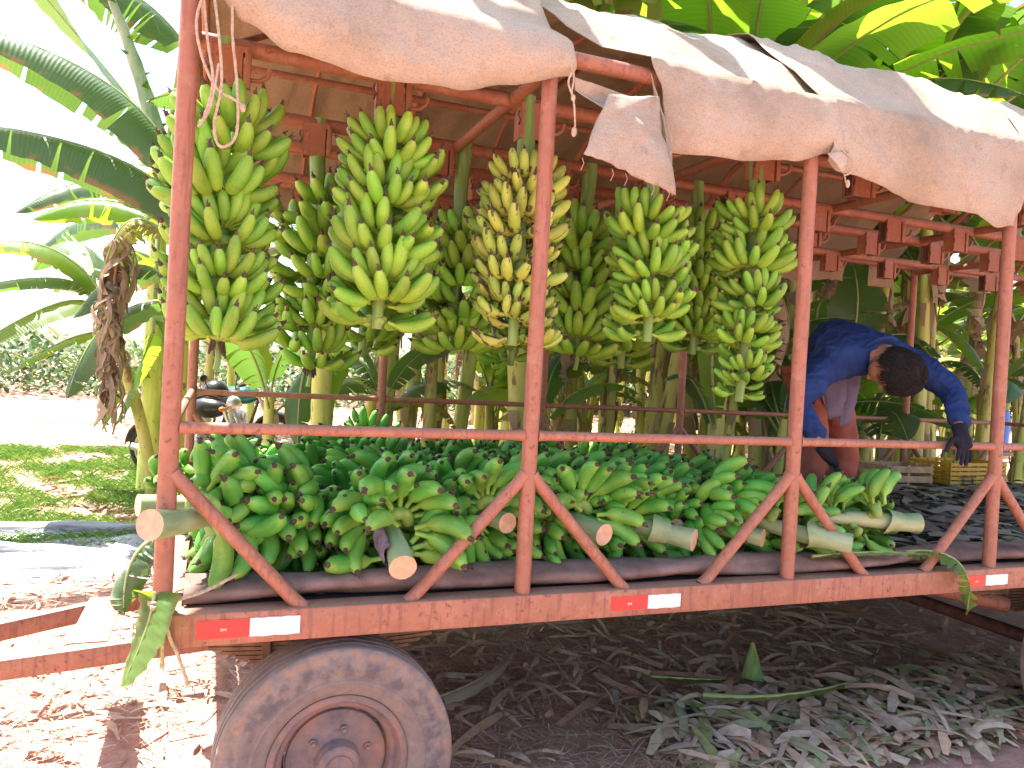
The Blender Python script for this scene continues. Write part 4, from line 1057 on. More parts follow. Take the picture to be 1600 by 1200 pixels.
hero('banana_plant','young banana plant with a bright torn leaf hanging behind the first bay',(1.05,4.35,gh(1.05,4.35)),(1.08,4.2,1.75),.07,.05,[
 ([(1.16,4.1,1.85),(1.02,3.86,1.84),(.90,3.69,1.16)],.42,.5,.45,1,.03),
 ([(.92,4.3,1.80),(.84,4.27,1.55),(.82,4.16,1.05)],.42,.7,.1,0,.03),
 ([(1.1,4.2,1.9),(1.2,4.3,2.5),(1.5,4.3,2.7)],.4,.4,.3,1,.05)],6)
hero('banana_plant','young banana plant holding a broad shining leaf above the bent back',(5.8,3.55,gh(5.8,3.55)),(5.78,3.4,1.75),.07,.05,[
 ([(5.85,3.3,1.95),(5.93,3.2,2.5),(5.60,2.95,2.95)],.62,.15,.12,0,.03),
 ([(5.65,3.3,1.95),(5.35,3.1,2.25),(4.95,2.95,2.0)],.5,.4,.3,1,.03),
 ([(5.95,3.4,1.85),(6.5,3.3,2.35),(7.1,3.2,2.15)],.55,.6,.3,0,.03),
 ([(5.8,3.5,1.9),(6.0,3.8,2.6),(6.4,4.0,2.7)],.5,.4,.3,1,.05)],7)
hero('banana_plant','slim sucker with one glowing upright leaf left of the tapering bunch',(4.35,3.3,gh(4.35,3.3)),(4.33,3.2,1.35),.05,.035,[
 ([(4.32,3.15,1.45),(4.2,3.08,2.05),(4.17,3.0,2.75)],.30,-.15,.15,1,.03),
 ([(4.30,3.15,1.4),(4.0,3.1,1.8),(3.7,3.05,1.75)],.26,.4,.3,0,.03)],8)
# withered brown leaf hanging straight down from the hero plant
g=random.Random(44); mb=MB();
mid=[V3((-.40,4.98,2.84)),V3((-.55,4.96,2.90)),V3((-.68,4.96,2.78)),V3((-.72,4.97,2.4)),V3((-.69,4.97,2.0)),V3((-.71,4.97,1.55)),V3((-.66,4.96,1.1))]
mb.tube(mid,[.02,.018,.015,.012,.010,.008,.006],6,1)
for q in range(95):
    t=g.random()**.8; zc=2.80-1.45*t; xc=-.72+.03*math.sin(zc*5); a0=g.uniform(0,6.28); L=g.uniform(.12,.42); w=g.uniform(.03,.11)*(1.2-.5*t); fl=g.uniform(.25,1.1); V=[];F=[]
    for i in range(8):
        u=i/7; out=.03+.13*fl*math.sin(min(1.6,u*2.0))*(1-.3*t); zz=zc-L*u*u*.9-L*.15*u; aa=a0+1.3*nz(q*.7,u*2)
        for k in range(4):
            v=(k/3-.5)*w*(1-.5*u**3); nn=.025*nz(q,u*5,k*.9)+.03*(abs(k/3-.5))*math.sin(q)
            V.append((xc+(out+nn)*math.cos(aa)-v*math.sin(aa),4.97+(out+nn)*math.sin(aa)+v*math.cos(aa),zz+.02*nz(u*4,k,q)))
    for i in range(7):
        for k in range(3): F.append((i*4+k,i*4+k+1,(i+1)*4+k+1,(i+1)*4+k))
    mb.add(V,F,0,[[(.5,.2)]*4]*21)
o=mb.build('dry_leaf',[M_leafdry,M_middry],HERO1,angle=None)
for v in o.data.vertices: v.co-=HERO1.location
# flower stalk with bracts at the top left
fs=thing('flower_stalk','pale green jointed flower stalk with bracts against the sky, upper left','plant stalk',(-.45,5.13,3.7))
mb=MB(); f=bez((-.45,5.13,3.75),(-.70,5.23,4.48),(-1.03,5.36,5.25)); b=Vector((-.45,5.13,3.7))
mb.tube([f(i/14)-b for i in range(15)],[.075-.0035*i+(.008 if i%3==0 else 0) for i in range(15)],12); mb.build('stalk',M_stalkp,fs)
mb=MB()
for i in range(9):
    p=f(.04+i*.105)-b; a=i*2.4; d=Vector((math.cos(a),math.sin(a)*.6,.5)).normalized(); mb.tube([p,p+d*.06,p+d*.13],[.045,.04,.004],6,0,ell=.35)
mb.build('bracts',M_leaf,fs)
fs.location=(-.45,5.13,3.7)

# broken leaf pieces on and by the trailer
def loose_leaf(name,label,P,w,droop,tear,mat,seed,pet=0.0,cat='leaf',rib=.006,mm=None,dv=.15):
    g=random.Random(seed); mb=MB(); b=Vector(P[0]); leaf_shape(mb,bez(*[Vector(p)-b for p in P]),w,droop,g,tear=tear,pet=pet,rib=rib,cells=20,droopvar=dv)
    o=mb.build(name,[mat,mm or M_mid],None,angle=None); o.location=b; return tag(o,label,cat)
loose_leaf('leaf_scrap','bright translucent green leaf hanging down beside the front corner post',[(-.02,-.02,1.02),(-.04,-.03,.90),(-.10,-.05,.74)],.30,.15,.0,M_leaf,3)
loose_leaf('leaf_scrap','wilted olive leaf folded against the foot of the front corner post',[(-.04,.08,1.16),(-.10,.06,1.08),(-.11,.04,.93)],.16,.9,.8,M_leafd,5,dv=.5)
loose_leaf('leaf_scrap','shredded green leaf hanging over the beam near the fourth post',[(3.20,.12,1.00),(3.36,-.07,1.00),(3.40,-.10,.76)],.17,.5,1.6,M_leaf,7,dv=.3)
loose_leaf('leaf_scrap','yellow-green strap leaf lying along the bed edge by the third post',[(2.62,.05,1.02),(2.95,.02,1.035),(3.25,.0,1.02)],.06,.3,.0,M_leafy,9)
loose_leaf('leaf_scrap','long yellow leaf rib lying on the strips at the lower right',[(2.6,.75,.12),(3.1,.62,.13),(3.9,.85,.08)],.09,.3,.0,M_leafy,11,rib=.012)
loose_leaf('leaf_scrap','green strap leaf lying in the litter under the right half of the beam',[(2.5,1.1,.09),(2.75,.95,.11),(3.0,1.0,.07)],.08,.3,.0,M_leaf,12,rib=.007)
loose_leaf('leaf_scrap','brown dry sheath curled in the litter under the middle of the trailer',[(1.15,1.15,.06),(1.5,1.25,.10),(1.9,1.7,.07)],.14,1.0,.3,M_leafdry,13,mm=M_middry)
# cut leaf-stalk wedge near right
mb=MB(); mb.tube([(3.12,1.0,.06),(3.13,1.02,.17),(3.14,1.04,.26)],[.09,.05,.012],8,0,ell=.5); tag(mb.build('stalk_stub',M_stalk,None),'green pointed stalk stub standing in the soil under the right side','plant scrap')

# plastic sheet on the ground left
V=[];F=[];nu,nv=60,50
for j in range(nv+1):
    for i in range(nu+1):
        u=i/nu; v=j/nv; x=-3.0+2.9*u+.1*nz(v*6,1); y=3.95+1.6*v+.08*nz(u*5,4); h=.04+.13*abs(math.sin(v*15+2.2*nz(u*1.6,v*2,5)+u*1.0))**1.5*(.6+nz(u*2,v*5,9))+.02*nz(u*8,v*16,2)
        V.append((x,y,gh(x,y)+h*min(1,8*v,8*(1-v))*min(1,8*(1-u))+.006))
for j in range(nv):
    for i in range(nu): a=j*(nu+1)+i; F.append((a,a+1,a+nu+2,a+nu+1))
mb=MB(); mb.add(V,F); tag(mb.build('plastic_sheet',M_plastic,None,angle=None),'crumpled grey plastic sheet spread on the ground left of the trailer','plastic sheet')

# crates on the bed
def crate(name,label,x,y,z,dx,dy,dz,mat,rz,slats,gap,cat='crate'):
    e=thing(name,label,cat,(x,y,z)); e.rotation_euler=(0,0,rz)
    for nm,c,d,ax in (('side_panel',(0,-dy/2,0),(dx,.014,0),0),('side_panel',(0,dy/2,0),(dx,.014,0),0),('end_panel',(-dx/2,0,0),(.014,dy-.03,0),1),('end_panel',(dx/2,0,0),(.014,dy-.03,0),1)):
        mb=MB(); hs=dz/slats
        for k in range(slats): mb.box((c[0],c[1],hs*(k+.5)),(d[0],d[1],hs*gap),bev=.002)
        nvs=7 if slats>4 else 3
        for k in range(nvs):
            t=(k/(nvs-1)-.5)*.96
            if ax==0: mb.box((c[0]+t*dx,c[1]+(.009 if c[1]<0 else -.009),dz/2),(.02,.010,dz*.98))
            else: mb.box((c[0]+(.009 if c[0]<0 else -.009),t*dy,dz/2),(.010,.02,dz*.98))
        mb.build(nm,mat,e,smooth=False)
    mb=MB(); mb.box((0,0,.008),(dx-.03,dy-.03,.012)); mb.build('bottom_panel',mat,e,smooth=False)
    return e
yc=crate('plastic_crate','yellow slotted plastic harvest crate on the far right of the bed',6.28,2.3,.94,.74,.40,.27,M_yel,R(4),7,.72)
# dark mark on the crate's side
mb=MB()
for k in range(3): mb.box((-.16+.0*k,-.2195,.085+.03*k),(.20-.05*(k==1),.003,.012))
mb.box((-.22,-.2195,.115),(.012,.003,.06)); mb.box((-.10,-.2195,.115),(.012,.003,.06)); mb.build('printed_mark',M_black,yc,smooth=False)
crate('wooden_crate','rough pale wooden crate on the bed behind the worker',5.55,2.30,.94,.46,.34,.24,M_wood,R(-6),3,.66)
# small far things
mb=MB(); mb.ball((0,0,.16),(.22,.16,.18),0,14)
mb.v=[(x+.04*nz(x*9,y*9,z*9),y+.04*nz(x*8,z*9,1),z+.05*nz(y*9,z*9,4)) for x,y,z in mb.v]
o=mb.build('plastic_bag',M_black,None); o.location=(2.95,6.9,gh(2.95,6.9)+.35); tag(o,'shiny black plastic bag at the foot of the stem clump','plastic bag'); o.location.z=gh(2.95,6.9)-.02
mb=MB(); mb.tube([(0,0,0),(0,0,.35),(0,0,.55),(0,0,.62),(0,0,.66)],[.17,.19,.17,.07,.06],20); mb.tube([(-.1,0,.62),(0,0,.74),(.1,0,.62)],.012,6); o=mb.build('plastic_drum',M_blue,None); o.location=(10.2,4.9,gh(10.2,4.9)+.0); tag(o,'bright blue plastic container at the right picture edge','container')
mb=MB(); mb.box((0,0,.5),(.5,.5,1.0),bev=.01); 
# stand under the blue container
for q in (-.2,.2):
    pass
mb=MB()
for sx in(-.25,.25):
    for sy in(-.2,.2): mb.tube([(sx,sy,-.05),(sx,sy,1.0)],.03,8)
mb.box((0,0,1.02),(.62,.5,.05)); o2=mb.build('wooden_stand',M_wood,None); o2.location=(10.2,4.9,gh(10.2,4.9)); tag(o2,'rough wooden stand under the blue container','stand'); o.location.z+=1.045

# ------------------------------------------------------------------ motorcycles
def motorcycle(label,loc,rz,tankmat,sc=1.0):
    e=thing('motorcycle',label,'motorcycle',loc); e.rotation_euler=(R(8),0,rz); e.scale=(sc,)*3
    Rx=Matrix.Rotation(R(90),3,'X')
    for x in(-.63,.63):
        w=bpy.data.objects.new('wheel',None); COL.objects.link(w); w.parent=e; w.location=(x,0,.30); w.empty_display_size=.05
        mb=MB(); 
        pts=[(.255*math.cos(2*math.pi*k/36),0,.255*math.sin(2*math.pi*k/36)) for k in range(37)]; mb.tube(pts,.045,10,cap=False); mb.build('tyre',M_blackrub,w)
        mb=MB(); mb.lathe([(.205,-.025),(.222,-.028),(.222,.028),(.205,.025),(.205,-.025)],(0,0,0),Rx,36); mb.lathe([(0,-.05),(.04,-.05),(.04,.05),(0,.05)],(0,0,0),Rx,16)
        for k in range(18):
            a=2*math.pi*k/18; mb.tube([(.035*math.cos(a+.4),.03*(-1)**k,.035*math.sin(a+.4)),(.21*math.cos(a),0,.21*math.sin(a))],.0025,4)
        mb.build('rim',M_chrome,w)
    for x,nm in((-.63,'rear_mudguard'),(.63,'front_mudguard')):
        mb=MB(); V=[];F=[]
        a0,a1=(20,150) if x>0 else (20,170)
        for k in range(17):
            a=R(a0+(a1-a0)*k/16)
            for q,(dy,dr) in enumerate([(-.065,-.03),(-.05,.0),(0,.012),(.05,0),(.065,-.03)]): V.append((x+(.335+dr)*math.cos(a),dy,.30+(.335+dr)*math.sin(a)))
        for k in range(16):
            for q in range(4): F.append((k*5+q,k*5+q+1,k*5+q+6,k*5+q+5))
        mb.add(V,F); o=mb.build(nm,M_black,e); sm=o.modifiers.new('s','SOLIDIFY'); sm.thickness=.006; apply_mods(o)
    mb=MB()
    mb.tube([(.42,0,.86),(.33,0,.80),(-.05,0,.72),(-.40,0,.70),(-.75,0,.72)],.022,8); mb.tube([(.40,0,.80),(.28,0,.45),(.05,0,.28),(-.20,0,.30),(-.15,0,.70)],.02,8)
    for s in(-.07,.07): mb.tube([(-.63,s,.30),(-.2,s,.32)],.018,8); mb.tube([(-.60,s,.32),(-.42,s,.70)],.022,8)
    mb.build('frame',M_black,e)
    mb=MB()
    for s in(-.075,.075): mb.tube([(.63,s,.30),(.42,s,.86)],.02,8)
    mb.box((.42,0,.84),(.05,.2,.03)); mb.build('front_fork',M_chrome,e)
    mb=MB(); mb.ball((.16,0,.83),(.24,.125,.115),0,14); mb.build('fuel_tank',tankmat,e)
    mb=MB(); mb.tube([(-.05,0,.80),(-.2,0,.80),(-.5,0,.83),(-.72,0,.86)],[.07,.12,.13,.09],14,ell=.5); mb.build('seat',M_black,e)
    mb=MB(); mb.box((.02,0,.40),(.30,.22,.18),bev=.03); mb.ball((-.05,.12,.40),(.10,.03,.10),0,10); mb.ball((-.05,-.12,.40),(.10,.03,.10),0,10)
    for k in range(7): mb.box((.14,0,.46+.022*k),(.17-.004*k,.17,.010),M=Matrix.Rotation(R(20),3,'Y'))
    mb.tube([(.14,0,.45),(.19,0,.62)],.055,12); mb.build('engine',M_chrome,e)
    mb=MB(); mb.tube([(.2,-.06,.5),(.3,-.11,.42),(.22,-.14,.28),(-.1,-.15,.27),(-.3,-.15,.30),(-.75,-.15,.36)],[.02,.02,.02,.022,.04,.04],10); mb.build('exhaust',M_chrome,e)
    mb=MB(); mb.tube([(.30,-.36,1.0),(.36,-.25,1.02),(.40,-.05,.95),(.40,.05,.95),(.36,.25,1.02),(.30,.36,1.0)],.012,8)
    for s in(-1,1): mb.tube([(.30,s*.36,1.0),(.335,s*.28,1.012)],.018,8); mb.tube([(.37,s*.2,1.02),(.36,s*.27,1.18)],.006,6); mb.ball((.36,s*.28,1.20),(.012,.06,.04),0,8)
    mb.build('handlebar',M_black,e)
    mb=MB(); mb.ball((.50,0,.90),(.07,.085,.085),0,12); mb.build('headlamp',M_chrome,e)
    for s in(-1,1):
        mb=MB(); mb.ball((.46,s*.15,.86),(.03,.03,.025),0,8); mb.tube([(.44,0,.86),(.46,s*.14,.86)],.008,6); mb.build('indicator',M_orange,e)
    return e
motorcycle('dark motorcycle with white-rimmed rear wheel parked nearest behind the corner post',(.03,7.35,gh(-.1,7.3)+.04),math.atan2(-1.03,1.28),M_black,1.08)
motorcycle('motorcycle with teal fuel tank parked behind the dark one',(.38,8.6,gh(.4,8.6)+.06),math.atan2(-.55,1.2),M_teal,1.08)
hm=thing('helmet','glossy black crash helmet resting on the nearer motorcycle','helmet',(.17,7.22,gh(0,7.2)+1.12))
mb=MB(); mb.ball((0,0,0),(.15,.14,.15),0,16); mb.v=[(x,y,max(z,-.10)) for x,y,z in mb.v]; mb.build('shell',M_black,hm)
mb=MB(); mb.tube([(-.10,-.115,-.06),(0,-.15,-.05),(.10,-.115,-.06)],.02,8); mb.build('chin_guard',M_bracketdark,hm)

# ------------------------------------------------------------------ person
def skin(name,J,E,mat,parent=None,sub=2,root='pelvis'):
    names=list(J); me=bpy.data.meshes.new(name); me.from_pydata([J[k][0] for k in names],[(names.index(a),names.index(b)) for a,b in E],[])
    o=bpy.data.objects.new(name,me); COL.objects.link(o)
    o.modifiers.new('k','SKIN'); sl=me.skin_vertices[0].data
    for i,k in enumerate(names):
        r=J[k][1]; r=(r,r) if not hasattr(r,'__len__') else r; sl[i].radius=r; sl[i].use_root=(k==root)
    s=o.modifiers.new('b','SUBSURF'); s.levels=sub; s.render_levels=sub
    apply_mods(o); o.data.materials.clear(); o.data.materials.append(mat)
    for p in o.data.polygons: p.use_smooth=True
    if parent: o.parent=parent
    return o
V3=Vector
Pj={'pelvis':V3((3.47,.98,1.82)),'waist':V3((3.37,.84,1.95)),'chest':V3((3.27,.64,2.01)),'upchest':V3((3.30,.50,2.0)),'neck':V3((3.30,.38,1.955)),'skull':V3((3.295,.30,1.89)),
 'shL':V3((3.49,.42,1.955)),'elL':V3((3.59,.19,1.785)),'wrL':V3((3.40,-.015,1.60)),
 'shR':V3((3.08,.53,1.90)),'elR':V3((2.83,.44,1.685)),'wrR':V3((2.90,.31,1.465)),
 'hipL':V3((3.56,.98,1.78)),'hipR':V3((3.38,.98,1.78)),'knL':V3((3.60,.88,1.38)),'knR':V3((3.34,.85,1.37)),'anL':V3((3.62,1.0,1.02)),'anR':V3((3.34,.99,1.02)),'toL':V3((3.59,.82,.975)),'toR':V3((3.28,.81,.975))}
P_=Pj
Em=[('pelvis','waist'),('waist','chest'),('chest','upchest'),('upchest','neck'),('neck','skull'),('upchest','shL'),('shL','elL'),('elL','wrL'),('upchest','shR'),('shR','elR'),('elR','wrR'),
    ('pelvis','hipL'),('pelvis','hipR'),('hipL','knL'),('hipR','knR'),('knL','anL'),('knR','anR'),('anL','toL'),('anR','toR')]
rb={'pelvis':.12,'waist':.11,'chest':.125,'upchest':.10,'neck':.052,'skull':.07,'shL':.06,'elL':.042,'wrL':.028,'shR':.06,'elR':.042,'wrR':.028,'hipL':.085,'hipR':.085,'knL':.055,'knR':.055,'anL':.038,'anR':.038,'toL':.03,'toR':.03}
body=skin('body',{k:(P_[k],rb[k]) for k in P_},Em,M_skin)
# head: axis from neck to crown, face turned down-left
def head_pieces():
    mb=MB(); hc=V3((3.285,.262,1.868)); ax=V3((.38,-.66,-.42)).normalized()  # neck -> crown
    fc=V3((-.10,.50,-.78)); fc=(fc-ax*fc.dot(ax)).normalized(); sd=ax.cross(fc)
    M=Matrix((sd,fc,ax)).transposed()   # local x side, y face, z crown
    mb.ball(hc,(.080,.098,.112),0,16,M)
    L=lambda x,y,z: hc+M@V3((x,y,z))
    mb.ball(L(0,.03,-.07),(.056,.062,.062),0,12,M)      # jaw
    mb.ball(L(0,.09,-.10),(.022,.02,.018),0,8,M)         # chin
    mb.tube([L(0,.085,.015),L(0,.103,-.01),L(0,.112,-.03),L(0,.095,-.04)],[.010,.012,.016,.010],8)  # nose
    mb.tube([L(-.05,.078,.022),L(0,.092,.026),L(.05,.078,.022)],[.010,.012,.010],8)  # brow
    mb.tube([L(-.022,.087,-.062),L(0,.094,-.062),L(.022,.087,-.062)],[.005,.008,.005],8) # lips
    mb.tube([L(-.02,.085,-.072),L(0,.092,-.073),L(.02,.085,-.072)],[.005,.008,.005],8)
    for s in(-1,1):
        mb.ball(L(s*.080,-.005,-.012),(.012,.022,.033),0,10,M); mb.ball(L(s*.084,.0,-.034),(.009,.012,.014),0,8,M)
    mb.tube([P_['neck'],hc+(P_['neck']-hc)*.3],[.055,.052],12)
    return mb,L,M,hc
mbh,LH,MH,hc=head_pieces(); hd=mbh.build('headtmp',M_skin)
bm=bmesh.new(); bm.from_mesh(body.data); bm.from_mesh(hd.data); bm.to_mesh(body.data); bm.free(); bpy.data.objects.remove(hd)
rm=body.modifiers.new('r','REMESH'); rm.mode='VOXEL'; rm.voxel_size=.0075; rm.use_smooth_shade=True
ms=body.modifiers.new('s','SMOOTH'); ms.iterations=3; ms.factor=.5
apply_mods(body); body.data.materials.clear(); body.data.materials.append(M_skin); body.name='person'
tag(body,'person in blue jacket and red trousers bending over, gloved hand on the near rail','person')
for s in(-1,1):
    mb=MB(); mb.ball(LH(s*.030,.083,.003),.0125,0,8); mb.build('eye',M_bracketdark,body)
# hair: cap with strand locks
g=random.Random(31); mb=MB(); V=[];F=[]; n=32; m=22
for i in range(m+1):
    t=(math.pi*.78)*i/m
    for k in range(n):
        a=2*math.pi*k/n; y=math.sin(a); x=math.cos(a)
        lim=1.0; tt=t
        # hairline: high on the face side, low at the nape
        tt=t*(.62 if y>.5 else (.80 if y>0 else 1.0)) if True else t
        rr=1+.05*nz(x*2,y*2,tt*3)+.035*nz(x*7,y*7,tt*2)
        p=V3((.095*math.sin(tt)*x,.112*math.sin(tt)*y-.004,.128*math.cos(tt)+.004))*rr; V.append(LH(*p))
for i in range(m):
    for k in range(n): F.append((i*n+k,(i+1)*n+k,(i+1)*n+(k+1)%n,i*n+(k+1)%n))
mb.add(V,F)
for k in range(1100):
    a=g.uniform(0,6.28); t=g.uniform(.05,2.2)*( .62 if math.sin(a)>.5 else (.8 if math.sin(a)>0 else 1)); 
    d=lambda t_,s_: LH(.096*s_*math.sin(t_)*math.cos(a),.113*s_*math.sin(t_)*math.sin(a)-.004,.129*s_*math.cos(t_)+.004)
    a2=a+g.uniform(-.35,.35); p0=d(t,.985); a=a2; p2=d(t+.30,1.0+g.uniform(.0,.09)); a=a2; p1=(p0+p2)/2+(p0-hc).normalized()*.006; mb.tube([p0,p1,p2],[.0032,.0028,.0008],3)
o=mb.build('hair',M_hair,body,angle=None)
# jacket
rj={'pelvis':(.165,.15),'waist':(.16,.14),'chest':(.185,.155),'upchest':(.17,.13),'collar':.088,'shL':.098,'uaL':.082,'elL':.068,'faL':.060,'wrL':.050,'shR':.10,'uaR':.086,'elR':.070,'faR':.062,'wrR':.052}
Jk={k:P_[k] for k in('waist','chest','upchest','shL','elL','wrL','shR','elR','wrR')}
Jk['pelvis']=P_['pelvis']+V3((0,-.02,.01)); Jk['collar']=P_['neck']+V3((0,.01,.0))
for s in 'LR':
    Jk['ua'+s]=(P_['sh'+s]+P_['el'+s])/2; Jk['fa'+s]=(P_['el'+s]+P_['wr'+s])/2; Jk['wr'+s]=P_['wr'+s].lerp(P_['el'+s],.08)
Ej=[('pelvis','waist'),('waist','chest'),('chest','upchest'),('upchest','collar'),('upchest','shL'),('shL','uaL'),('uaL','elL'),('elL','faL'),('faL','wrL'),('upchest','shR'),('shR','uaR'),('uaR','elR'),('elR','faR'),('faR','wrR')]
jk=skin('jacket',{k:(Jk[k],rj[k]) for k in Jk},Ej,M_jacket,sub=2)
s=jk.modifiers.new('r','REMESH'); s.mode='VOXEL'; s.voxel_size=.008; s.use_smooth_shade=True; s=jk.modifiers.new('sm','SMOOTH'); s.iterations=6; apply_mods(jk)
me=jk.data; me.materials.clear(); me.materials.append(M_jacket); me.update()
nr=[v.normal.copy() for v in me.vertices]
for v,n_ in zip(me.vertices,nr):
    c=v.co; w=.012*nz(c.x*9,c.y*9,c.z*13)-.020*(abs(nz(c.x*12+c.z*8,c.y*7,c.z*9))**.8)+.016*max(0,.35-abs(nz(c.x*20,c.y*20+c.z*8,c.z*16)))+.004*nz(c.x*40,c.y*40,c.z*40)
    v.co=c+n_*w
me.update(); jk.parent=body; jk.name='jacket'
# jacket collar and shirt tail
mb=MB(); pts=[]; ax=(P_['skull']-P_['upchest']).normalized(); o1=ax.orthogonal().normalized(); o2=ax.cross(o1); c=P_['neck']+V3((0,.015,.012))
for k in range(25):
    a=2*math.pi*k/24; pts.append(c+(o1*math.cos(a)+o2*math.sin(a))*.083+ax*.012*math.sin(a*2))
mb.tube(pts,.014,8,cap=False,ell=1.6); mb.build('collar',M_jacket,body)
patch('shirt_tail',[(3.10,.62,1.86),(3.30,.60,1.87),(3.27,.60,1.62),(3.20,.62,1.60)],M_shirt,body,seed=12,amp=.03,nu=12,nv=12,thick=.006,bulge=(0,-.03,0))
patch('shirt_tail',[(3.24,.64,1.88),(3.38,.58,1.88),(3.33,.60,1.58),(3.28,.62,1.56)],M_shirt,body,seed=14,amp=.03,nu=12,nv=12,thick=.006,bulge=(0,-.03,0))
rt={'pelvis':.14,'hipL':.115,'hipR':.115,'thL':.10,'thR':.10,'knL':.085,'knR':.085,'shnL':.078,'shnR':.078,'anL':.072,'anR':.072}
Jt={k:P_[k] for k in('pelvis','hipL','hipR','knL','knR')}
for s_ in 'LR':
    Jt['th'+s_]=(P_['hip'+s_]+P_['kn'+s_])/2; Jt['shn'+s_]=(P_['kn'+s_]+P_['an'+s_])/2; Jt['an'+s_]=P_['an'+s_]+V3((0,0,.03))
tr=skin('trousers',{k:(Jt[k],rt[k]) for k in Jt},[('pelvis','hipL'),('pelvis','hipR'),('hipL','thL'),('thL','knL'),('knL','shnL'),('shnL','anL'),('hipR','thR'),('thR','knR'),('knR','shnR'),('shnR','anR')],M_trouser,sub=3)
for v,n_ in zip(tr.data.vertices,[v.normal.copy() for v in tr.data.vertices]):
    c=v.co; v.co=c+n_*(.012*nz(c.x*12,c.y*12,c.z*16)+.005*nz(c.x*30,c.y*30,c.z*30))
tr.parent=body
for s_ in 'LR':
    b=skin('boot',{'pelvis':(P_['an'+s_]+V3((0,.02,.05)),.055),'h':(P_['an'+s_]+V3((0,.03,-.03)),.05),'b':(P_['to'+s_].lerp(P_['an'+s_],.4)+V3((0,0,-.0)),.045),'t':(P_['to'+s_]+V3((0,-.02,.0)),.038)},[('pelvis','h'),('h','b'),('b','t')],M_black,sub=2); b.parent=body
# gloves: palm, four fingers and thumb, each a bent chain
def glove(side,wr,pdir,pn,spread,curl,thumb_sign):
    """pdir: palm direction, pn: back-of-hand normal"""
    pdir=pdir.normalized(); pn=(pn-pdir*pn.dot(pdir)).normalized(); lat=pdir.cross(pn)*thumb_sign
    J={'pelvis':(wr,.036),'cuff':(wr-pdir*.045,.041),'p1':(wr+pdir*.045,(.046,.024)),'p2':(wr+pdir*.085,(.048,.022))}; E=[('pelvis','cuff'),('pelvis','p1'),('p1','p2')]
    o=skin('glove_palm',J,E,M_glove,sub=2); parts=[o]
    for f in range(4):
        u=(f-1.5)*.021; Lf=[.072,.082,.078,.060][f]; base=wr+pdir*.078+lat*u; d=(pdir+lat*spread*(f-1.5)*.35).normalized(); c=curl*(1+.15*f)
        pts=[base]; dd=d.copy()
        for q in range(3):
            dd=(dd-pn*math.sin(c)*.6).normalized(); pts.append(pts[-1]+dd*Lf*[.45,.32,.27][q])
        J={('pelvis' if k==0 else 'f%d'%k):(p,[.0125,.0115,.0105,.009][k]) for k,p in enumerate(pts)}
        parts.append(skin('fg',J,[('pelvis','f1'),('f1','f2'),('f2','f3')],M_glove,sub=1))
    tb=wr+pdir*.028-lat*.034; td=(pdir*.6-lat*.75-pn*.25).normalized(); pts=[tb,tb+td*.036,tb+td*.062+pdir*.012-pn*.006,tb+td*.075+pdir*.034-pn*.012]
    J={('pelvis' if k==0 else 'f%d'%k):(p,[.016,.0145,.0125,.010][k]) for k,p in enumerate(pts)}
    parts.append(skin('fg',J,[('pelvis','f1'),('f1','f2'),('f2','f3')],M_glove,sub=1))
    bm=bmesh.new()
    for p in parts: bm.from_mesh(p.data)
    bm.to_mesh(o.data); bm.free()
    for p in parts[1:]: bpy.data.objects.remove(p)
    r_=o.modifiers.new('r','REMESH'); r_.mode='VOXEL'; r_.voxel_size=.0035; r_.use_smooth_shade=True; q=o.modifiers.new('s','SMOOTH'); q.iterations=2; apply_mods(o)
    o.data.materials.clear(); o.data.materials.append(M_glove); o.name='glove'; o.parent=body; return o
glove('L',P_['wrL']+V3((-.012,-.010,-.01)),V3((-.12,-.28,-.55)),V3((.1,-.85,.5)),.5,.25,-1)
glove('R',P_['wrR']+V3((.005,-.005,-.01)),V3((.42,-.10,-.50)),V3((.5,-.6,.4)),.35,.25,1)

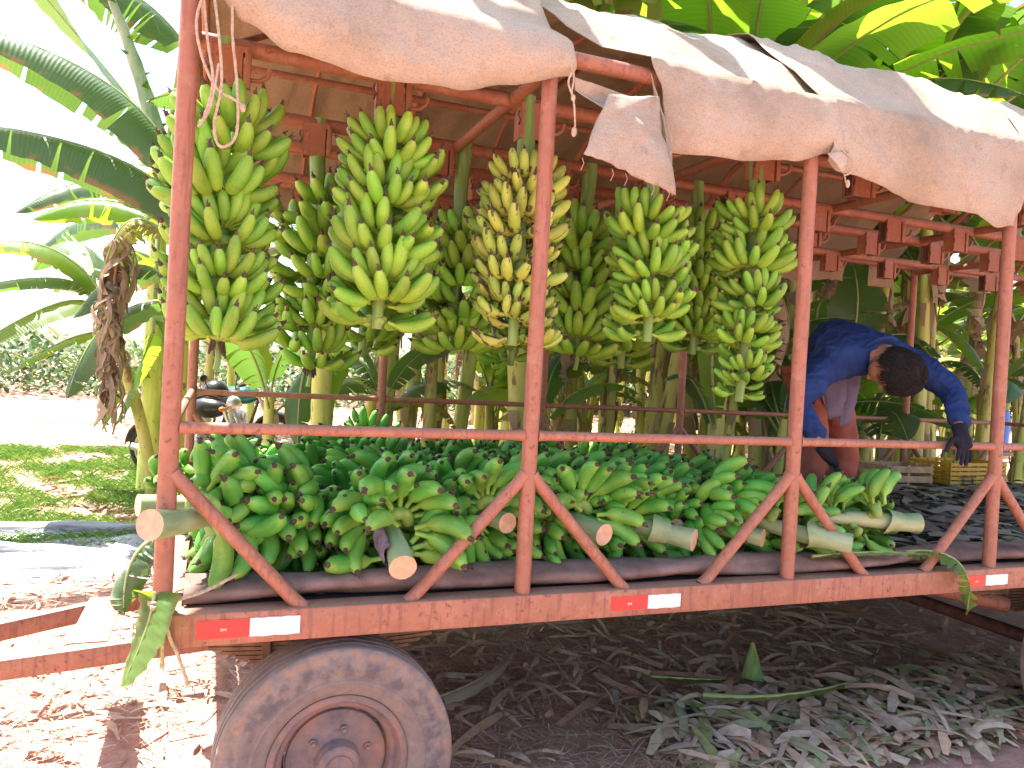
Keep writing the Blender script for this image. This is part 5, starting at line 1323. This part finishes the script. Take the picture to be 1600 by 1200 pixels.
# ------------------------------------------------------------------ camera, light, world
cam=bpy.data.cameras.new('camera'); co=bpy.data.objects.new('camera',cam); COL.objects.link(co); SC.camera=co
F_,cx,cy,cz,yaw,pit,rol=1209.7269,.1126,-2.6362,.2242,.3702,-.0132,.0543
import os
f=V3((math.sin(yaw)*math.cos(pit),math.cos(yaw)*math.cos(pit),math.sin(pit))); r=V3((math.cos(yaw),-math.sin(yaw),0)); u=r.cross(f)
R_=r*math.cos(rol)+u*math.sin(rol); U_=u*math.cos(rol)-r*math.sin(rol)
co.matrix_world=Matrix.Translation((cx,cy,cz+1.53))@Matrix((R_,U_,-f)).transposed().to_4x4()
cam.sensor_width=36; cam.lens=F_/1600*36; cam.clip_end=1000; cam.clip_start=.05
SUN=V3((-.26,.31,.915)).normalized()
l=bpy.data.lights.new('sun','SUN'); l.energy=5.0; l.angle=R(.5); l.color=(1,.95,.87); lo=bpy.data.objects.new('sun',l); COL.objects.link(lo)
lo.rotation_euler=SUN.to_track_quat('Z','Y').to_euler()
w=bpy.data.worlds.new('World'); SC.world=w; w.use_nodes=True; nt=w.node_tree
sky=nt.nodes.new('ShaderNodeTexSky'); sky.sky_type='NISHITA'; sky.sun_disc=False; sky.sun_elevation=math.asin(SUN.z); sky.sun_rotation=math.atan2(SUN.x,SUN.y)
sky.air_density=1.0; sky.dust_density=2.5; sky.ozone_density=1.0
bg=nt.nodes['Background']; bg.inputs[1].default_value=.12; nt.links.new(sky.outputs[0],bg.inputs[0])
SC.view_settings.view_transform='Standard'; SC.view_settings.look='None'; SC.view_settings.gamma=1; SC.view_settings.exposure=2.12
SC.view_settings.use_curve_mapping=False
SC.cycles.use_denoising=True
try: SC.cycles.denoiser='OPENIMAGEDENOISE'
except Exception: pass
SC.cycles.max_bounces=7; SC.cycles.diffuse_bounces=4; SC.cycles.glossy_bounces=2; SC.cycles.transmission_bounces=4; SC.cycles.sample_clamp_indirect=6; SC.cycles.caustics_reflective=False; SC.cycles.caustics_refractive=False
